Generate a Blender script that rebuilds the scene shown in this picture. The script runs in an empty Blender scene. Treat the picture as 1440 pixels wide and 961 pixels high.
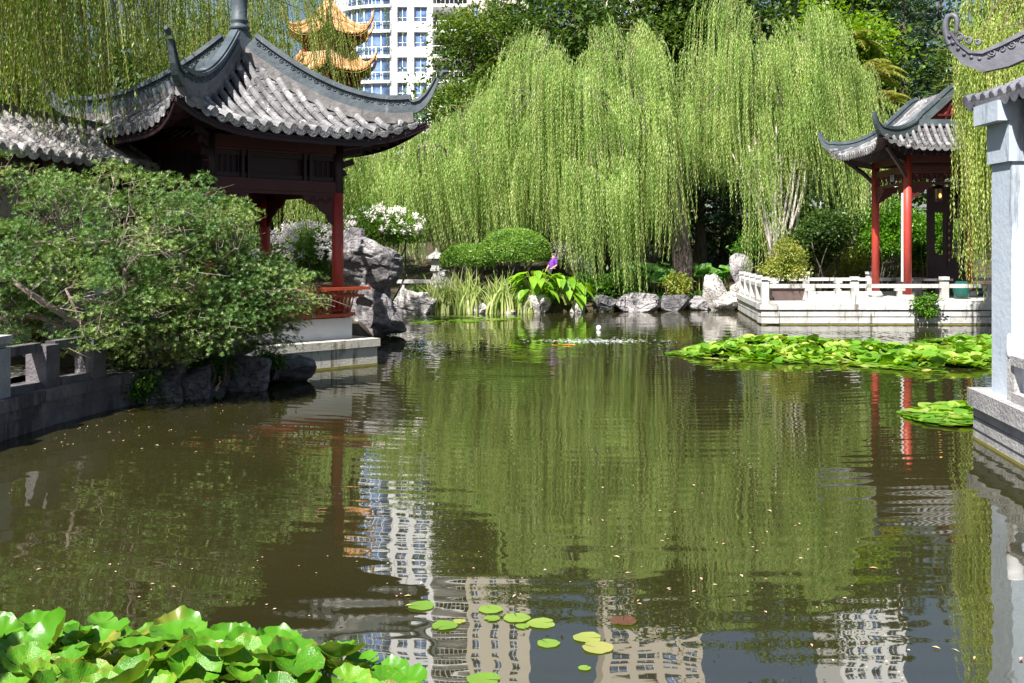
import bpy, math, random
import numpy as np
from mathutils import Vector, Matrix, noise as mn
random.seed(7); RNG = np.random.default_rng(11)
PI = math.pi
sc = bpy.context.scene
COL = sc.collection
EYE = 2.2; FPX = 1450.0
def at(px, py, Y): return np.array([(px-720)*Y/FPX, Y, EYE-(py-350)*Y/FPX])
V3 = lambda *a: np.array(a, float)
def nrm(v):
    v = np.asarray(v, float); n = np.linalg.norm(v, axis=-1, keepdims=True); return v/np.maximum(n, 1e-9)

# ------------------------------------------------------------------ materials
def node_mat(name):
    m = bpy.data.materials.new(name); m.use_nodes = True
    nt = m.node_tree; nt.nodes.clear()
    out = nt.nodes.new('ShaderNodeOutputMaterial')
    return m, nt, out
def N(nt, typ, **kw):
    n = nt.nodes.new(typ)
    for k, v in kw.items():
        if k.startswith('i_'):
            n.inputs[k[2:].replace('_', ' ')].default_value = v
        else: setattr(n, k, v)
    return n
def ramp(nt, stops, interp='LINEAR'):
    r = nt.nodes.new('ShaderNodeValToRGB'); cr = r.color_ramp; cr.interpolation = interp
    while len(cr.elements) < len(stops): cr.elements.new(0.5)
    for e, (p, c) in zip(cr.elements, stops):
        e.position = p; e.color = (c[0], c[1], c[2], 1)
    return r
def leafmat(name, cols, trans=0.35, rough=0.5, scale=0.6, st=(1,1,1), rnd=.6):
    m, nt, out = node_mat(name); L = nt.links.new
    geo = N(nt, 'ShaderNodeNewGeometry'); tc = N(nt, 'ShaderNodeTexCoord')
    nz = N(nt, 'ShaderNodeTexNoise', i_Scale=scale, i_Detail=3.0)
    mpp = N(nt, 'ShaderNodeMapping'); mpp.inputs['Scale'].default_value = st; L(tc.outputs['Object'], mpp.inputs[0]); L(mpp.outputs[0], nz.inputs['Vector'])
    mx = N(nt, 'ShaderNodeMath', operation='MULTIPLY_ADD'); mx.inputs[1].default_value = rnd
    sb = N(nt, 'ShaderNodeMath', operation='MULTIPLY_ADD'); sb.inputs[1].default_value = 2.0-rnd; sb.inputs[2].default_value = -.5*(2.0-rnd)+.5*(1-rnd)
    L(nz.outputs['Fac'], sb.inputs[0])
    L(geo.outputs['Random Per Island'], mx.inputs[0]); L(sb.outputs[0], mx.inputs[2])
    n = len(cols)
    r = ramp(nt, [(i/(n-1), c) for i, c in enumerate(cols)])
    L(mx.outputs[0], r.inputs[0])
    p = N(nt, 'ShaderNodeBsdfPrincipled'); p.inputs['Roughness'].default_value = rough
    p.inputs['Specular IOR Level'].default_value = 0.35
    t = N(nt, 'ShaderNodeBsdfTranslucent')
    hs = N(nt, 'ShaderNodeHueSaturation', i_Saturation=1.15, i_Value=1.5); hs.inputs['Hue'].default_value = 0.485
    L(r.outputs[0], p.inputs['Base Color']); L(r.outputs[0], hs.inputs['Color']); L(hs.outputs[0], t.inputs['Color'])
    ms = N(nt, 'ShaderNodeMixShader'); ms.inputs[0].default_value = trans
    L(p.outputs[0], ms.inputs[1]); L(t.outputs[0], ms.inputs[2]); L(ms.outputs[0], out.inputs[0])
    return m
def surf(name, cols, scale=3.0, rough=0.7, bump=0.0, bscale=20.0, stretch=(1,1,1), detail=6.0, spec=0.4, stains=None, lo=0.3, hi=0.7, metallic=0.0, island=0.0):
    """noise-mixed surface; stains = (colour, scale, threshold, stretch)"""
    m, nt, out = node_mat(name); L = nt.links.new
    tc = N(nt, 'ShaderNodeTexCoord'); mp = N(nt, 'ShaderNodeMapping'); mp.inputs['Scale'].default_value = stretch
    L(tc.outputs['Object'], mp.inputs[0])
    nz = N(nt, 'ShaderNodeTexNoise', i_Scale=scale, i_Detail=detail); nz.inputs['Roughness'].default_value = 0.6
    L(mp.outputs[0], nz.inputs['Vector'])
    n = len(cols); r = ramp(nt, [(lo+(hi-lo)*i/max(1, n-1), c) for i, c in enumerate(cols)])
    if island:
        geo = N(nt, 'ShaderNodeNewGeometry'); ma = N(nt, 'ShaderNodeMath', operation='MULTIPLY_ADD')
        ma.inputs[1].default_value = island; L(geo.outputs['Random Per Island'], ma.inputs[0])
        sb = N(nt, 'ShaderNodeMath', operation='SUBTRACT'); sb.inputs[1].default_value = island*.5
        L(nz.outputs['Fac'], sb.inputs[0]); L(sb.outputs[0], ma.inputs[2]); L(ma.outputs[0], r.inputs[0])
    else: L(nz.outputs['Fac'], r.inputs[0])
    col = r.outputs[0]
    if stains:
        sc_, ss, th, st = stains
        mp2 = N(nt, 'ShaderNodeMapping'); mp2.inputs['Scale'].default_value = st; L(tc.outputs['Object'], mp2.inputs[0])
        n2 = N(nt, 'ShaderNodeTexNoise', i_Scale=ss, i_Detail=5.0); n2.inputs['Roughness'].default_value = 0.65; L(mp2.outputs[0], n2.inputs['Vector'])
        r2 = ramp(nt, [(th, (0,0,0)), (th+.08, (1,1,1))]); L(n2.outputs['Fac'], r2.inputs[0])
        mix = N(nt, 'ShaderNodeMix', data_type='RGBA'); L(r2.outputs[0], mix.inputs[0]); L(col, mix.inputs[6]); mix.inputs[7].default_value = (*sc_, 1)
        col = mix.outputs[2]
    p = N(nt, 'ShaderNodeBsdfPrincipled'); p.inputs['Roughness'].default_value = rough; p.inputs['Specular IOR Level'].default_value = spec
    p.inputs['Metallic'].default_value = metallic
    L(col, p.inputs['Base Color'])
    if bump:
        n3 = N(nt, 'ShaderNodeTexNoise', i_Scale=bscale, i_Detail=8.0); L(mp.outputs[0], n3.inputs['Vector'])
        b = N(nt, 'ShaderNodeBump'); b.inputs['Strength'].default_value = bump; b.inputs['Distance'].default_value = 0.05
        L(n3.outputs['Fac'], b.inputs['Height']); L(b.outputs[0], p.inputs['Normal'])
    L(p.outputs[0], out.inputs[0])
    return m
M = {}
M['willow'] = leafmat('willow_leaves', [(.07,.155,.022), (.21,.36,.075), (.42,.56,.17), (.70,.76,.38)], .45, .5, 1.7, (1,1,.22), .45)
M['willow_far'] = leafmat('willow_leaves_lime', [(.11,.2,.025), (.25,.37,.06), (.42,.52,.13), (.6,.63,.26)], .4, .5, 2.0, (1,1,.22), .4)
M['willow_near'] = leafmat('willow_leaves_dark', [(.06,.13,.015), (.13,.23,.03), (.25,.35,.05), (.42,.46,.1)], .38, .5, 2.0, (1,1,.22), .4)  # darker leaf green of the nearest willow
M['azalea'] = leafmat('shrub_leaves_green', [(.03,.08,.017), (.072,.155,.035), (.145,.245,.06), (.4,.43,.13)], .3, .4, 1.2)
M['box'] = leafmat('clipped_leaves', [(.07,.16,.018), (.14,.27,.035), (.27,.4,.07)], .3, .4, 2)
M['treedark'] = leafmat('tree_leaves_dark', [(.02,.05,.01), (.05,.10,.018), (.12,.19,.03)], .3, .45, .3)
M['treemid'] = leafmat('tree_leaves_mid', [(.035,.07,.012), (.085,.15,.022), (.18,.25,.04)], .35, .45, .3)
M['treebright'] = leafmat('tree_leaves_bright', [(.08,.16,.012), (.15,.28,.02), (.26,.4,.05)], .4, .4, .5)
M['cedar'] = leafmat('cedar_needles', [(.035,.075,.045), (.07,.13,.075), (.14,.2,.12)], .15, .6, .5)
M['cypress'] = leafmat('cypress_foliage', [(.02,.06,.008), (.05,.11,.012), (.09,.16,.02)], .2, .6, .5)
M['palm'] = leafmat('palm_fronds', [(.10,.13,.02), (.2,.24,.04), (.4,.36,.1)], .35, .4, .6)
M['hedge'] = leafmat('round_shrub_leaves', [(.04,.12,.01), (.09,.23,.015), (.17,.36,.03)], .35, .35, 1)
M['bonsai'] = leafmat('potted_tree_leaves', [(.12,.18,.025), (.26,.31,.05), (.44,.42,.12)], .3, .4, 2)
M['oleander'] = leafmat('oleander_leaves', [(.06,.14,.02), (.11,.22,.03), (.2,.33,.06)], .3, .35, 1)
M['reed'] = leafmat('reed_blades', [(.16,.26,.05), (.34,.42,.12), (.62,.62,.32)], .3, .5, 2)
M['ginger'] = leafmat('broad_leaves', [(.1,.25,.02), (.2,.4,.03), (.32,.5,.06)], .4, .35, 2)
M['lotus'] = leafmat('lotus_leaves', [(.09,.26,.04), (.16,.36,.08), (.3,.5,.16)], .4, .5, 2)
M['fern'] = leafmat('waterside_leaves', [(.02,.06,.01), (.05,.13,.015), (.12,.25,.03)], .3, .4, 2)
M['petal'] = leafmat('white_petals', [(.7,.62,.6), (.85,.8,.78), (.9,.88,.86)], .4, .6, 3)
M['bark'] = surf('willow_bark', [(.05,.04,.035), (.13,.1,.09), (.2,.165,.15)], 5, .9, .9, 12, (3,3,.5))
M['twig'] = surf('pale_twigs', [(.16,.12,.10), (.34,.28,.25)], 8, .8, .2, 30)
M['stempale'] = surf('pale_stems', [(.35,.3,.27), (.65,.6,.55)], 3, .7, .3, 8, (1,1,.4))
M['yellowtwig'] = surf('willow_twigs', [(.13,.11,.035), (.25,.22,.07)], 5, .7)
M['tile'] = surf('grey_roof_tiles', [(.085,.083,.09), (.17,.167,.175), (.31,.305,.31)], 2.6, .8, .5, 25, stains=((.62,.6,.6), 4.5, .60, (1,1,1)), island=.22)
M['tilepan'] = surf('shaded_dirty_pan_tiles', [(.035,.034,.038), (.08,.078,.084), (.16,.157,.162)], 4, .85, .4, 25, stains=((.4,.38,.38), 5, .63, (1,1,1)), island=.2)  # shade between the tile rows and held dirt, both put into this colour
M['tiledark'] = surf('weathered_roof_tiles', [(.13,.12,.12), (.25,.23,.22), (.4,.38,.37)], 2.2, .8, .35, 25, stains=((.5,.49,.46), 3.5, .56, (1,1,1)), island=.4)
M['ridge'] = surf('blue_grey_ridge', [(.042,.058,.072), (.072,.092,.108), (.115,.138,.155)], 2.0, .55, .2, 14, stains=((.24,.25,.26), 3, .64, (1,1,.3)))
M['ridgepurple'] = surf('grey_ridge', [(.085,.085,.105), (.14,.14,.165), (.2,.2,.23)], 2.0, .5, .2, 14)
M['ridgeland'] = surf('mortar_band', [(.09,.085,.085), (.16,.15,.15), (.25,.235,.23)], 4, .85, .3, 20, stains=((.1,.1,.1), 5, .6, (1,1,.5)))
M['maroon'] = surf('maroon_timber_shaded', [(.012,.004,.007), (.024,.006,.010)], 3, .55)  # under-eave shade put into this near-black timber colour
M['maroonlit'] = surf('red_brown_timber_lit', [(.045,.008,.010), (.075,.013,.014)], 3, .5)  # lighter copy of the maroon timber, its lit tone put into the colour
M['red'] = surf('red_lacquer_post', [(.30,.03,.022), (.42,.05,.034), (.5,.08,.055)], 2.5, .5, .12, 14, (1,1,.25), stains=((.2,.025,.02), 5, .6, (1,1,.2)))
M['redrail'] = surf('orange_red_rail', [(.36,.05,.02), (.46,.085,.035)], 4, .45)
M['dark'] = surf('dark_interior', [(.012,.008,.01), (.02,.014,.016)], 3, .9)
M['plaster'] = surf('white_plaster', [(.58,.6,.62), (.66,.67,.69)], 1.5, .85, .1, 20, stains=((.62,.63,.62), 2, .62, (1,1,.3)))
M['bluewall'] = surf('pale_blue_render', [(.36,.42,.5), (.48,.54,.62)], 1.4, .7, .15, 14, stains=((.2,.22,.25), 2.4, .55, (1.8,1.8,.22)))
M['stone'] = surf('white_granite', [(.34,.33,.32), (.48,.47,.455), (.58,.57,.55)], 2.5, .8, .2, 40, stains=((.17,.155,.13), 3.4, .57, (1.4,1.4,.3)), island=.35)
M['stonewarm'] = surf('cream_stone', [(.42,.4,.34), (.55,.53,.46)], 2.0, .8, .2, 30, stains=((.17,.15,.1), 3.0, .57, (1.3,1.3,.3)), island=.3)
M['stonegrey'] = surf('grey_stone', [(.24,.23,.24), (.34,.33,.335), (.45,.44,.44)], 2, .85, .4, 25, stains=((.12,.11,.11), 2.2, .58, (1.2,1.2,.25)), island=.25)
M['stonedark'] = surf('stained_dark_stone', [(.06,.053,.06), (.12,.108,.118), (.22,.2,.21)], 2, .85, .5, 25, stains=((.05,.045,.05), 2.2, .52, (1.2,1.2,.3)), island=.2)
M['algae'] = surf('algae_line', [(.14,.13,.03), (.25,.22,.06)], 5, .7)
M['paving'] = surf('pale_paving', [(.38,.36,.33), (.48,.46,.43)], 2, .85, .1, 30)
M['terracotta'] = surf('glazed_orange_tiles', [(.42,.18,.07), (.56,.3,.14), (.68,.48,.3)], 3, .45, .2, 20, island=.3)
M['pagred'] = surf('pagoda_red', [(.2,.02,.025), (.3,.035,.04)], 2, .6)
M['concrete'] = surf('white_facade', [(.74,.74,.76), (.82,.82,.83)], .08, .8)
M['tan'] = surf('tan_facade', [(.55,.49,.42), (.62,.56,.48)], .08, .8)
M['soil'] = surf('soil_and_mulch', [(.025,.018,.011), (.06,.042,.025), (.11,.08,.05)], 2.5, .95, .8, 12, stains=((.05,.09,.02), 1.2, .52, (1,1,1)))
M['planter'] = surf('brown_glazed_pot', [(.13,.09,.085), (.19,.135,.125)], 3, .5, .1, 20)
M['ceramic'] = surf('green_ceramic', [(.008,.06,.05), (.015,.11,.09)], 6, .2)
M['skin'] = surf('skin', [(.45,.27,.19), (.5,.31,.22)], 5, .6)
M['purple'] = surf('purple_cloth', [(.16,.04,.36), (.22,.06,.45)], 5, .8)
M['navy'] = surf('navy_cloth', [(.02,.02,.035), (.035,.035,.055)], 5, .8)
M['greyhair'] = surf('grey_hair', [(.16,.15,.15), (.25,.24,.24)], 30, .6)
M['darkhair'] = surf('dark_hair', [(.015,.01,.008), (.03,.02,.015)], 30, .5)
M['whitecloth'] = surf('white_cloth', [(.6,.6,.62), (.75,.75,.76)], 5, .8)
M['white'] = surf('white_plastic', [(.8,.8,.78), (.85,.85,.83)], 5, .35)
M['koi'] = surf('orange_fish', [(.75,.25,.02), (.85,.4,.05)], 5, .3)
M['foam'] = surf('white_foam', [(.7,.73,.75), (.85,.87,.88)], 6, .5)
M['gold'] = surf('gold_characters', [(.6,.38,.08), (.7,.45,.1)], 5, .4)

def glassmat(name, c, rough=.08):
    m, nt, out = node_mat(name); L = nt.links.new
    tc = N(nt, 'ShaderNodeTexCoord'); nz = N(nt, 'ShaderNodeTexNoise', i_Scale=.55); L(tc.outputs['Object'], nz.inputs['Vector'])
    r = ramp(nt, [(.38, tuple(x*.45 for x in c)), (.55, c), (.7, tuple(min(1, x*2.2+.06) for x in c))]); L(nz.outputs['Fac'], r.inputs[0])
    p = N(nt, 'ShaderNodeBsdfPrincipled'); p.inputs['Roughness'].default_value = rough; p.inputs['Specular IOR Level'].default_value = .9
    L(r.outputs[0], p.inputs['Base Color']); L(p.outputs[0], out.inputs[0]); return m
M['glass'] = glassmat('window_glass_blue', (.07,.13,.26))
M['glassdark'] = glassmat('window_glass_dark', (.05,.07,.10))

def padmat(name, cols, veinscale=1.0):
    m, nt, out = node_mat(name); L = nt.links.new
    tc = N(nt, 'ShaderNodeTexCoord'); oi = N(nt, 'ShaderNodeObjectInfo'); geo = N(nt, 'ShaderNodeNewGeometry')
    nz = N(nt, 'ShaderNodeTexNoise', i_Scale=5.0, i_Detail=4.0); L(tc.outputs['Object'], nz.inputs['Vector'])
    a = N(nt, 'ShaderNodeMath', operation='MULTIPLY_ADD'); a.inputs[1].default_value = .5; L(oi.outputs['Random'], a.inputs[0])
    b = N(nt, 'ShaderNodeMath', operation='MULTIPLY'); b.inputs[1].default_value = .55; L(nz.outputs['Fac'], b.inputs[0]); L(b.outputs[0], a.inputs[2])
    r = ramp(nt, [(i/(len(cols)-1)*.8+.1, c) for i, c in enumerate(cols)]); L(a.outputs[0], r.inputs[0])
    # radial veins
    sep = N(nt, 'ShaderNodeSeparateXYZ'); L(tc.outputs['Object'], sep.inputs[0])
    at2 = N(nt, 'ShaderNodeMath', operation='ARCTAN2'); L(sep.outputs[1], at2.inputs[0]); L(sep.outputs[0], at2.inputs[1])
    mu = N(nt, 'ShaderNodeMath', operation='MULTIPLY'); mu.inputs[1].default_value = 9.0; L(at2.outputs[0], mu.inputs[0])
    si = N(nt, 'ShaderNodeMath', operation='COSINE'); L(mu.outputs[0], si.inputs[0])
    vr = ramp(nt, [(.93, (0,0,0)), (1.0, (.18,.18,.18))]); L(si.outputs[0], vr.inputs[0])
    mix = N(nt, 'ShaderNodeMix', data_type='RGBA'); L(vr.outputs[0], mix.inputs[0]); L(r.outputs[0], mix.inputs[6]); mix.inputs[7].default_value = (.28,.45,.1,1)
    nb = N(nt, 'ShaderNodeTexNoise', i_Scale=7.0, i_Detail=6.0); L(tc.outputs['Object'], nb.inputs['Vector'])
    br = ramp(nt, [(.66, (0,0,0)), (.72, (1,1,1))]); L(nb.outputs['Fac'], br.inputs[0])
    mb_ = N(nt, 'ShaderNodeMix', data_type='RGBA'); L(br.outputs[0], mb_.inputs[0]); L(mix.outputs[2], mb_.inputs[6]); mb_.inputs[7].default_value = (.3,.27,.05,1); mix = mb_
    xy = N(nt, 'ShaderNodeVectorMath', operation='LENGTH'); L(tc.outputs['Object'], xy.inputs[0])
    ns = N(nt, 'ShaderNodeTexNoise', i_Scale=4.0, i_Detail=3.0); L(tc.outputs['Object'], ns.inputs['Vector'])
    ad = N(nt, 'ShaderNodeMath', operation='MULTIPLY_ADD'); ad.inputs[1].default_value = .22; L(ns.outputs['Fac'], ad.inputs[0]); L(xy.outputs[1], ad.inputs[2])
    hf2 = N(nt, 'ShaderNodeMath', operation='MULTIPLY'); hf2.inputs[1].default_value = .5; L(ad.outputs[0], hf2.inputs[0])
    rr2 = ramp(nt, [(0, (0,0,0)), (.575, (0,0,0)), (.60, (.45,.45,.45)), (.66, (.45,.45,.45)), (.68, (0,0,0))]); L(hf2.outputs[0], rr2.inputs[0])
    me_ = N(nt, 'ShaderNodeMix', data_type='RGBA'); L(rr2.outputs[0], me_.inputs[0]); L(mix.outputs[2], me_.inputs[6]); me_.inputs[7].default_value = (.3,.2,.04,1); mix = me_
    # underside paler
    mx2 = N(nt, 'ShaderNodeMix', data_type='RGBA'); L(geo.outputs['Backfacing'], mx2.inputs[0]); L(mix.outputs[2], mx2.inputs[6]); mx2.inputs[7].default_value = (.15,.22,.03,1)
    p = N(nt, 'ShaderNodeBsdfPrincipled'); p.inputs['Roughness'].default_value = .33; p.inputs['Specular IOR Level'].default_value = .4
    bp = N(nt, 'ShaderNodeBump'); bp.inputs['Strength'].default_value = .25; bp.inputs['Distance'].default_value = .02
    nf = N(nt, 'ShaderNodeTexNoise', i_Scale=14.0, i_Detail=4.0); L(tc.outputs['Object'], nf.inputs['Vector']); hf = N(nt, 'ShaderNodeMath', operation='ADD'); L(vr.outputs[0], hf.inputs[0]); L(nf.outputs['Fac'], hf.inputs[1]); L(hf.outputs[0], bp.inputs['Height']); L(bp.outputs[0], p.inputs['Normal'])
    t = N(nt, 'ShaderNodeBsdfTranslucent'); hs = N(nt, 'ShaderNodeHueSaturation', i_Value=1.5, i_Saturation=1.1); L(mx2.outputs[2], hs.inputs['Color']); L(hs.outputs[0], t.inputs['Color'])
    L(mx2.outputs[2], p.inputs['Base Color'])
    ms = N(nt, 'ShaderNodeMixShader'); ms.inputs[0].default_value = .26
    L(p.outputs[0], ms.inputs[1]); L(t.outputs[0], ms.inputs[2]); L(ms.outputs[0], out.inputs[0]); return m
M['lily'] = padmat('lily_leaf_green', [(.035,.14,.006), (.08,.25,.012), (.2,.37,.03)])
M['pad'] = padmat('floating_pad_green', [(.13,.28,.03), (.22,.36,.055), (.34,.42,.1)])
M['padyellow'] = padmat('floating_pad_yellow', [(.28,.36,.06), (.36,.4,.1), (.4,.36,.13)])
M['padbrown'] = padmat('floating_pad_brown', [(.1,.035,.025), (.16,.07,.045), (.22,.13,.07)])
M['lilymass'] = leafmat('lily_patch_leaves', [(.04,.13,.01), (.11,.27,.02), (.22,.38,.04), (.5,.5,.16)], .3, .28, 1.5)
M['lilystem'] = surf('lily_stems', [(.2,.25,.06), (.33,.34,.1)], 5, .5)
M['debris'] = leafmat('fallen_leaves_and_petals', [(.55,.4,.1), (.6,.55,.3), (.75,.35,.35), (.7,.68,.55)], .1, .5, 3)

def watermat():
    m, nt, out = node_mat('pond_water_surface'); L = nt.links.new
    tc = N(nt, 'ShaderNodeTexCoord')
    def nzs(scale, st, det, dist=0.0):
        mp = N(nt, 'ShaderNodeMapping'); mp.inputs['Scale'].default_value = st; L(tc.outputs['Object'], mp.inputs[0])
        n = N(nt, 'ShaderNodeTexNoise', i_Scale=scale, i_Detail=det); n.inputs['Distortion'].default_value = dist
        L(mp.outputs[0], n.inputs['Vector']); return n.outputs['Fac']
    def mul(a, k):
        n = N(nt, 'ShaderNodeMath', operation='MULTIPLY'); L(a, n.inputs[0])
        if isinstance(k, float): n.inputs[1].default_value = k
        else: L(k, n.inputs[1])
        return n.outputs[0]
    def add(a, b):
        n = N(nt, 'ShaderNodeMath', operation='ADD'); L(a, n.inputs[0]); L(b, n.inputs[1]); return n.outputs[0]
    broad = nzs(.55, (.5,1.0,1), 2.0, .4)
    small = nzs(3.0, (.55,1.1,1), .6, .5)
    fine = nzs(9.0, (.5,1,1), 2.0)
    # rings spreading from the fountain
    mp = N(nt, 'ShaderNodeMapping'); mp.inputs['Location'].default_value = (-2.0,-24.4,0); L(tc.outputs['Object'], mp.inputs[0])
    wv = N(nt, 'ShaderNodeTexWave', wave_type='RINGS', rings_direction='SPHERICAL', i_Scale=1.15, i_Distortion=2.2, i_Detail=2.0)
    wv.inputs['Detail Scale'].default_value = .9
    L(mp.outputs[0], wv.inputs['Vector'])
    ln = N(nt, 'ShaderNodeVectorMath', operation='LENGTH'); L(mp.outputs[0], ln.inputs[0])
    mr = N(nt, 'ShaderNodeMapRange'); mr.inputs['From Min'].default_value = 0; mr.inputs['From Max'].default_value = 20; mr.inputs['To Min'].default_value = .0010; mr.inputs['To Max'].default_value = .0004
    L(ln.outputs[1], mr.inputs[0])
    # calmer patches
    calm = nzs(.22, (1,1,1), 1.0)
    cr = ramp(nt, [(.38, (.35,.35,.35)), (.62, (1,1,1))]); L(calm, cr.inputs[0])
    h = add(mul(broad, .017), mul(mul(small, .0031), cr.outputs[0])); h = add(h, mul(mul(fine, .0002), cr.outputs[0])); h = add(h, mul(wv.outputs['Fac'], mr.outputs[0]))
    bp = N(nt, 'ShaderNodeBump'); bp.inputs['Strength'].default_value = 1.0; bp.inputs['Distance'].default_value = 1.0
    L(h, bp.inputs['Height'])
    mur = nzs(.35, (1,1,1), 4.0)
    r = ramp(nt, [(.3, (.021,.0195,.007)), (.7, (.031,.029,.010))]); L(mur, r.inputs[0])
    d = N(nt, 'ShaderNodeBsdfDiffuse'); L(r.outputs[0], d.inputs['Color'])
    g = N(nt, 'ShaderNodeBsdfGlossy'); g.inputs['Roughness'].default_value = .015; g.inputs['Color'].default_value = (.95,.95,.93,1); L(bp.outputs[0], g.inputs['Normal'])
    f = N(nt, 'ShaderNodeFresnel'); f.inputs['IOR'].default_value = 3.1; L(bp.outputs[0], f.inputs['Normal'])
    ms = N(nt, 'ShaderNodeMixShader'); L(f.outputs[0], ms.inputs[0]); L(d.outputs[0], ms.inputs[1]); L(g.outputs[0], ms.inputs[2]); L(ms.outputs[0], out.inputs[0])
    return m
M['water'] = watermat()

# ------------------------------------------------------------------ mesh building
class MB:
    def __init__(s): s.v = []; s.f = []; s.n = 0
    def add(s, verts, faces):
        verts = np.asarray(verts, float).reshape(-1, 3)
        s.v.append(verts); o = s.n
        for f in faces: s.f.append([i+o for i in f])
        s.n += len(verts); return s
    def box(s, c, d, rz=0.0, ax=None):
        c = np.asarray(c, float); d = np.asarray(d, float)/2
        p = np.array([[x,y,z] for x in (-1,1) for y in (-1,1) for z in (-1,1)])*d
        if ax is not None: p = p @ np.asarray(ax)
        elif rz: co, si = math.cos(rz), math.sin(rz); p = p @ np.array([[co,si,0],[-si,co,0],[0,0,1]])
        return s.add(p+c, [(0,1,3,2),(4,6,7,5),(0,4,5,1),(2,3,7,6),(0,2,6,4),(1,5,7,3)])
    def bar(s, a, b, w, h, up=(0,0,1)):
        """box from a to b, width w sideways, height h along up, centred"""
        a = np.asarray(a, float); b = np.asarray(b, float); L_ = np.linalg.norm(b-a)
        x = (b-a)/max(L_, 1e-9); y = nrm(np.cross(up, x)); z = np.cross(x, y)
        return s.box((a+b)/2, (L_, w, h), ax=np.array([x, y, z]))
    def tube(s, path, rad, n=8, cap=True):
        path = np.asarray(path, float); m = len(path)
        rad = np.full(m, rad, float) if np.isscalar(rad) else np.asarray(rad, float)
        T = nrm(np.gradient(path, axis=0)); u = np.cross(T[0], (0.31,.17,1)); 
        if np.linalg.norm(u) < 1e-3: u = np.cross(T[0], (1,0,0))
        u = nrm(u); a = np.arange(n)*2*PI/n; V = []
        for i in range(m):
            u = nrm(u - T[i]*np.dot(u, T[i])); w = np.cross(T[i], u)
            V.append(path[i]+rad[i]*(np.cos(a)[:,None]*u+np.sin(a)[:,None]*w))
        F = [(i*n+j, i*n+(j+1)%n, (i+1)*n+(j+1)%n, (i+1)*n+j) for i in range(m-1) for j in range(n)]
        if cap: F += [tuple(range(n))[::-1], tuple((m-1)*n+j for j in range(n))]
        return s.add(np.concatenate(V), F)
    def lathe(s, c, prof, n=16):
        """prof list of (r,z)"""
        c = np.asarray(c, float); a = np.arange(n)*2*PI/n; V = []
        for r, z in prof: V.append(np.stack([c[0]+r*np.cos(a), c[1]+r*np.sin(a), np.full(n, c[2]+z)], 1))
        m = len(prof); F = [(i*n+j, i*n+(j+1)%n, (i+1)*n+(j+1)%n, (i+1)*n+j) for i in range(m-1) for j in range(n)]
        F += [tuple(range(n))[::-1], tuple((m-1)*n+j for j in range(n))]
        return s.add(np.concatenate(V), F)
    def prism(s, pts, off):
        """closed outline pts (k,3) extruded by off"""
        pts = np.asarray(pts, float); k = len(pts); off = np.asarray(off, float)
        F = [tuple(range(k))[::-1], tuple(range(k, 2*k))]+[(i, (i+1)%k, k+(i+1)%k, k+i) for i in range(k)]
        return s.add(np.concatenate([pts, pts+off]), F)
    def grid(s, G):
        a, b = G.shape[:2]
        return s.add(G.reshape(-1, 3), [(i*b+j, i*b+j+1, (i+1)*b+j+1, (i+1)*b+j) for i in range(a-1) for j in range(b-1)])
    def build(s, name, mat, parent=None, origin=None, smooth=False):
        v = np.concatenate(s.v) if s.v else np.zeros((0,3))
        return raw(name, v, s.f, mat, parent, origin, smooth)
def wloc(o):
    p = np.zeros(3)
    while o is not None: p = p+np.array(o.location); o = o.parent
    return p
def raw(name, v, faces, mat, parent=None, origin=None, smooth=False):
    v = np.asarray(v, float)
    if parent is not None: org = wloc(parent)
    elif origin is not None: org = np.asarray(origin, float)
    else: org = V3((v[:,0].min()+v[:,0].max())/2, (v[:,1].min()+v[:,1].max())/2, v[:,2].min())
    me = bpy.data.meshes.new(name); vv = (v-org).astype(np.float32)
    me.vertices.add(len(vv)); me.vertices.foreach_set('co', vv.ravel())
    if isinstance(faces, np.ndarray):
        k = faces.shape[1]; li = faces.ravel().astype(np.int32); nf = len(faces)
        st = np.arange(nf, dtype=np.int32)*k
    else:
        lens = np.array([len(f) for f in faces], np.int32); li = np.fromiter((i for f in faces for i in f), np.int32, lens.sum())
        st = np.concatenate([[0], np.cumsum(lens)[:-1]]).astype(np.int32); nf = len(faces)
    me.loops.add(len(li)); me.loops.foreach_set('vertex_index', li)
    me.polygons.add(nf); me.polygons.foreach_set('loop_start', st)
    me.update(calc_edges=True); me.validate()
    me.polygons.foreach_set('use_smooth', np.full(len(me.polygons), bool(smooth)))
    me.materials.append(M[mat] if isinstance(mat, str) else mat)
    o = bpy.data.objects.new(name, me); COL.objects.link(o)
    if parent is not None: o.parent = parent
    else: o.location = org
    return o
def tag(o, label=None, cat=None, group=None, kind=None):
    if label: o['label'] = label
    if cat: o['category'] = cat
    if group: o['group'] = group
    if kind: o['kind'] = kind
    return o
def thing(name, loc, label, cat, group=None):
    o = bpy.data.objects.new(name, None); COL.objects.link(o); o.location = tuple(float(x) for x in loc); o.empty_display_size = .3
    return tag(o, label, cat, group)
def copy_tree(o, parent=None):
    c = o.copy(); COL.objects.link(c); c.parent = parent
    for ch in list(o.children): copy_tree(ch, c)
    return c
def leafquads(P, D, Nn, L, W, mid=.45, bend=0.0):
    P = np.asarray(P); n = len(P); L = np.broadcast_to(np.asarray(L, float).reshape(-1, 1), (n,1)); W = np.broadcast_to(np.asarray(W, float).reshape(-1, 1), (n,1))
    S = nrm(np.cross(D, Nn)); m = P+D*L*mid; U = np.cross(S, D)
    v = np.stack([P, m+S*W/2+U*L*bend, P+D*L, m-S*W/2+U*L*bend], 1).reshape(-1, 3)
    f = np.arange(4*n).reshape(n, 4); return v, f
def leafobj(name, P, D, Nn, L, W, mat, parent, **k):
    v, f = leafquads(P, D, Nn, L, W, **k); return raw(name, v, f, mat, parent)
def rdir(n): return nrm(RNG.normal(size=(n, 3)))

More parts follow.
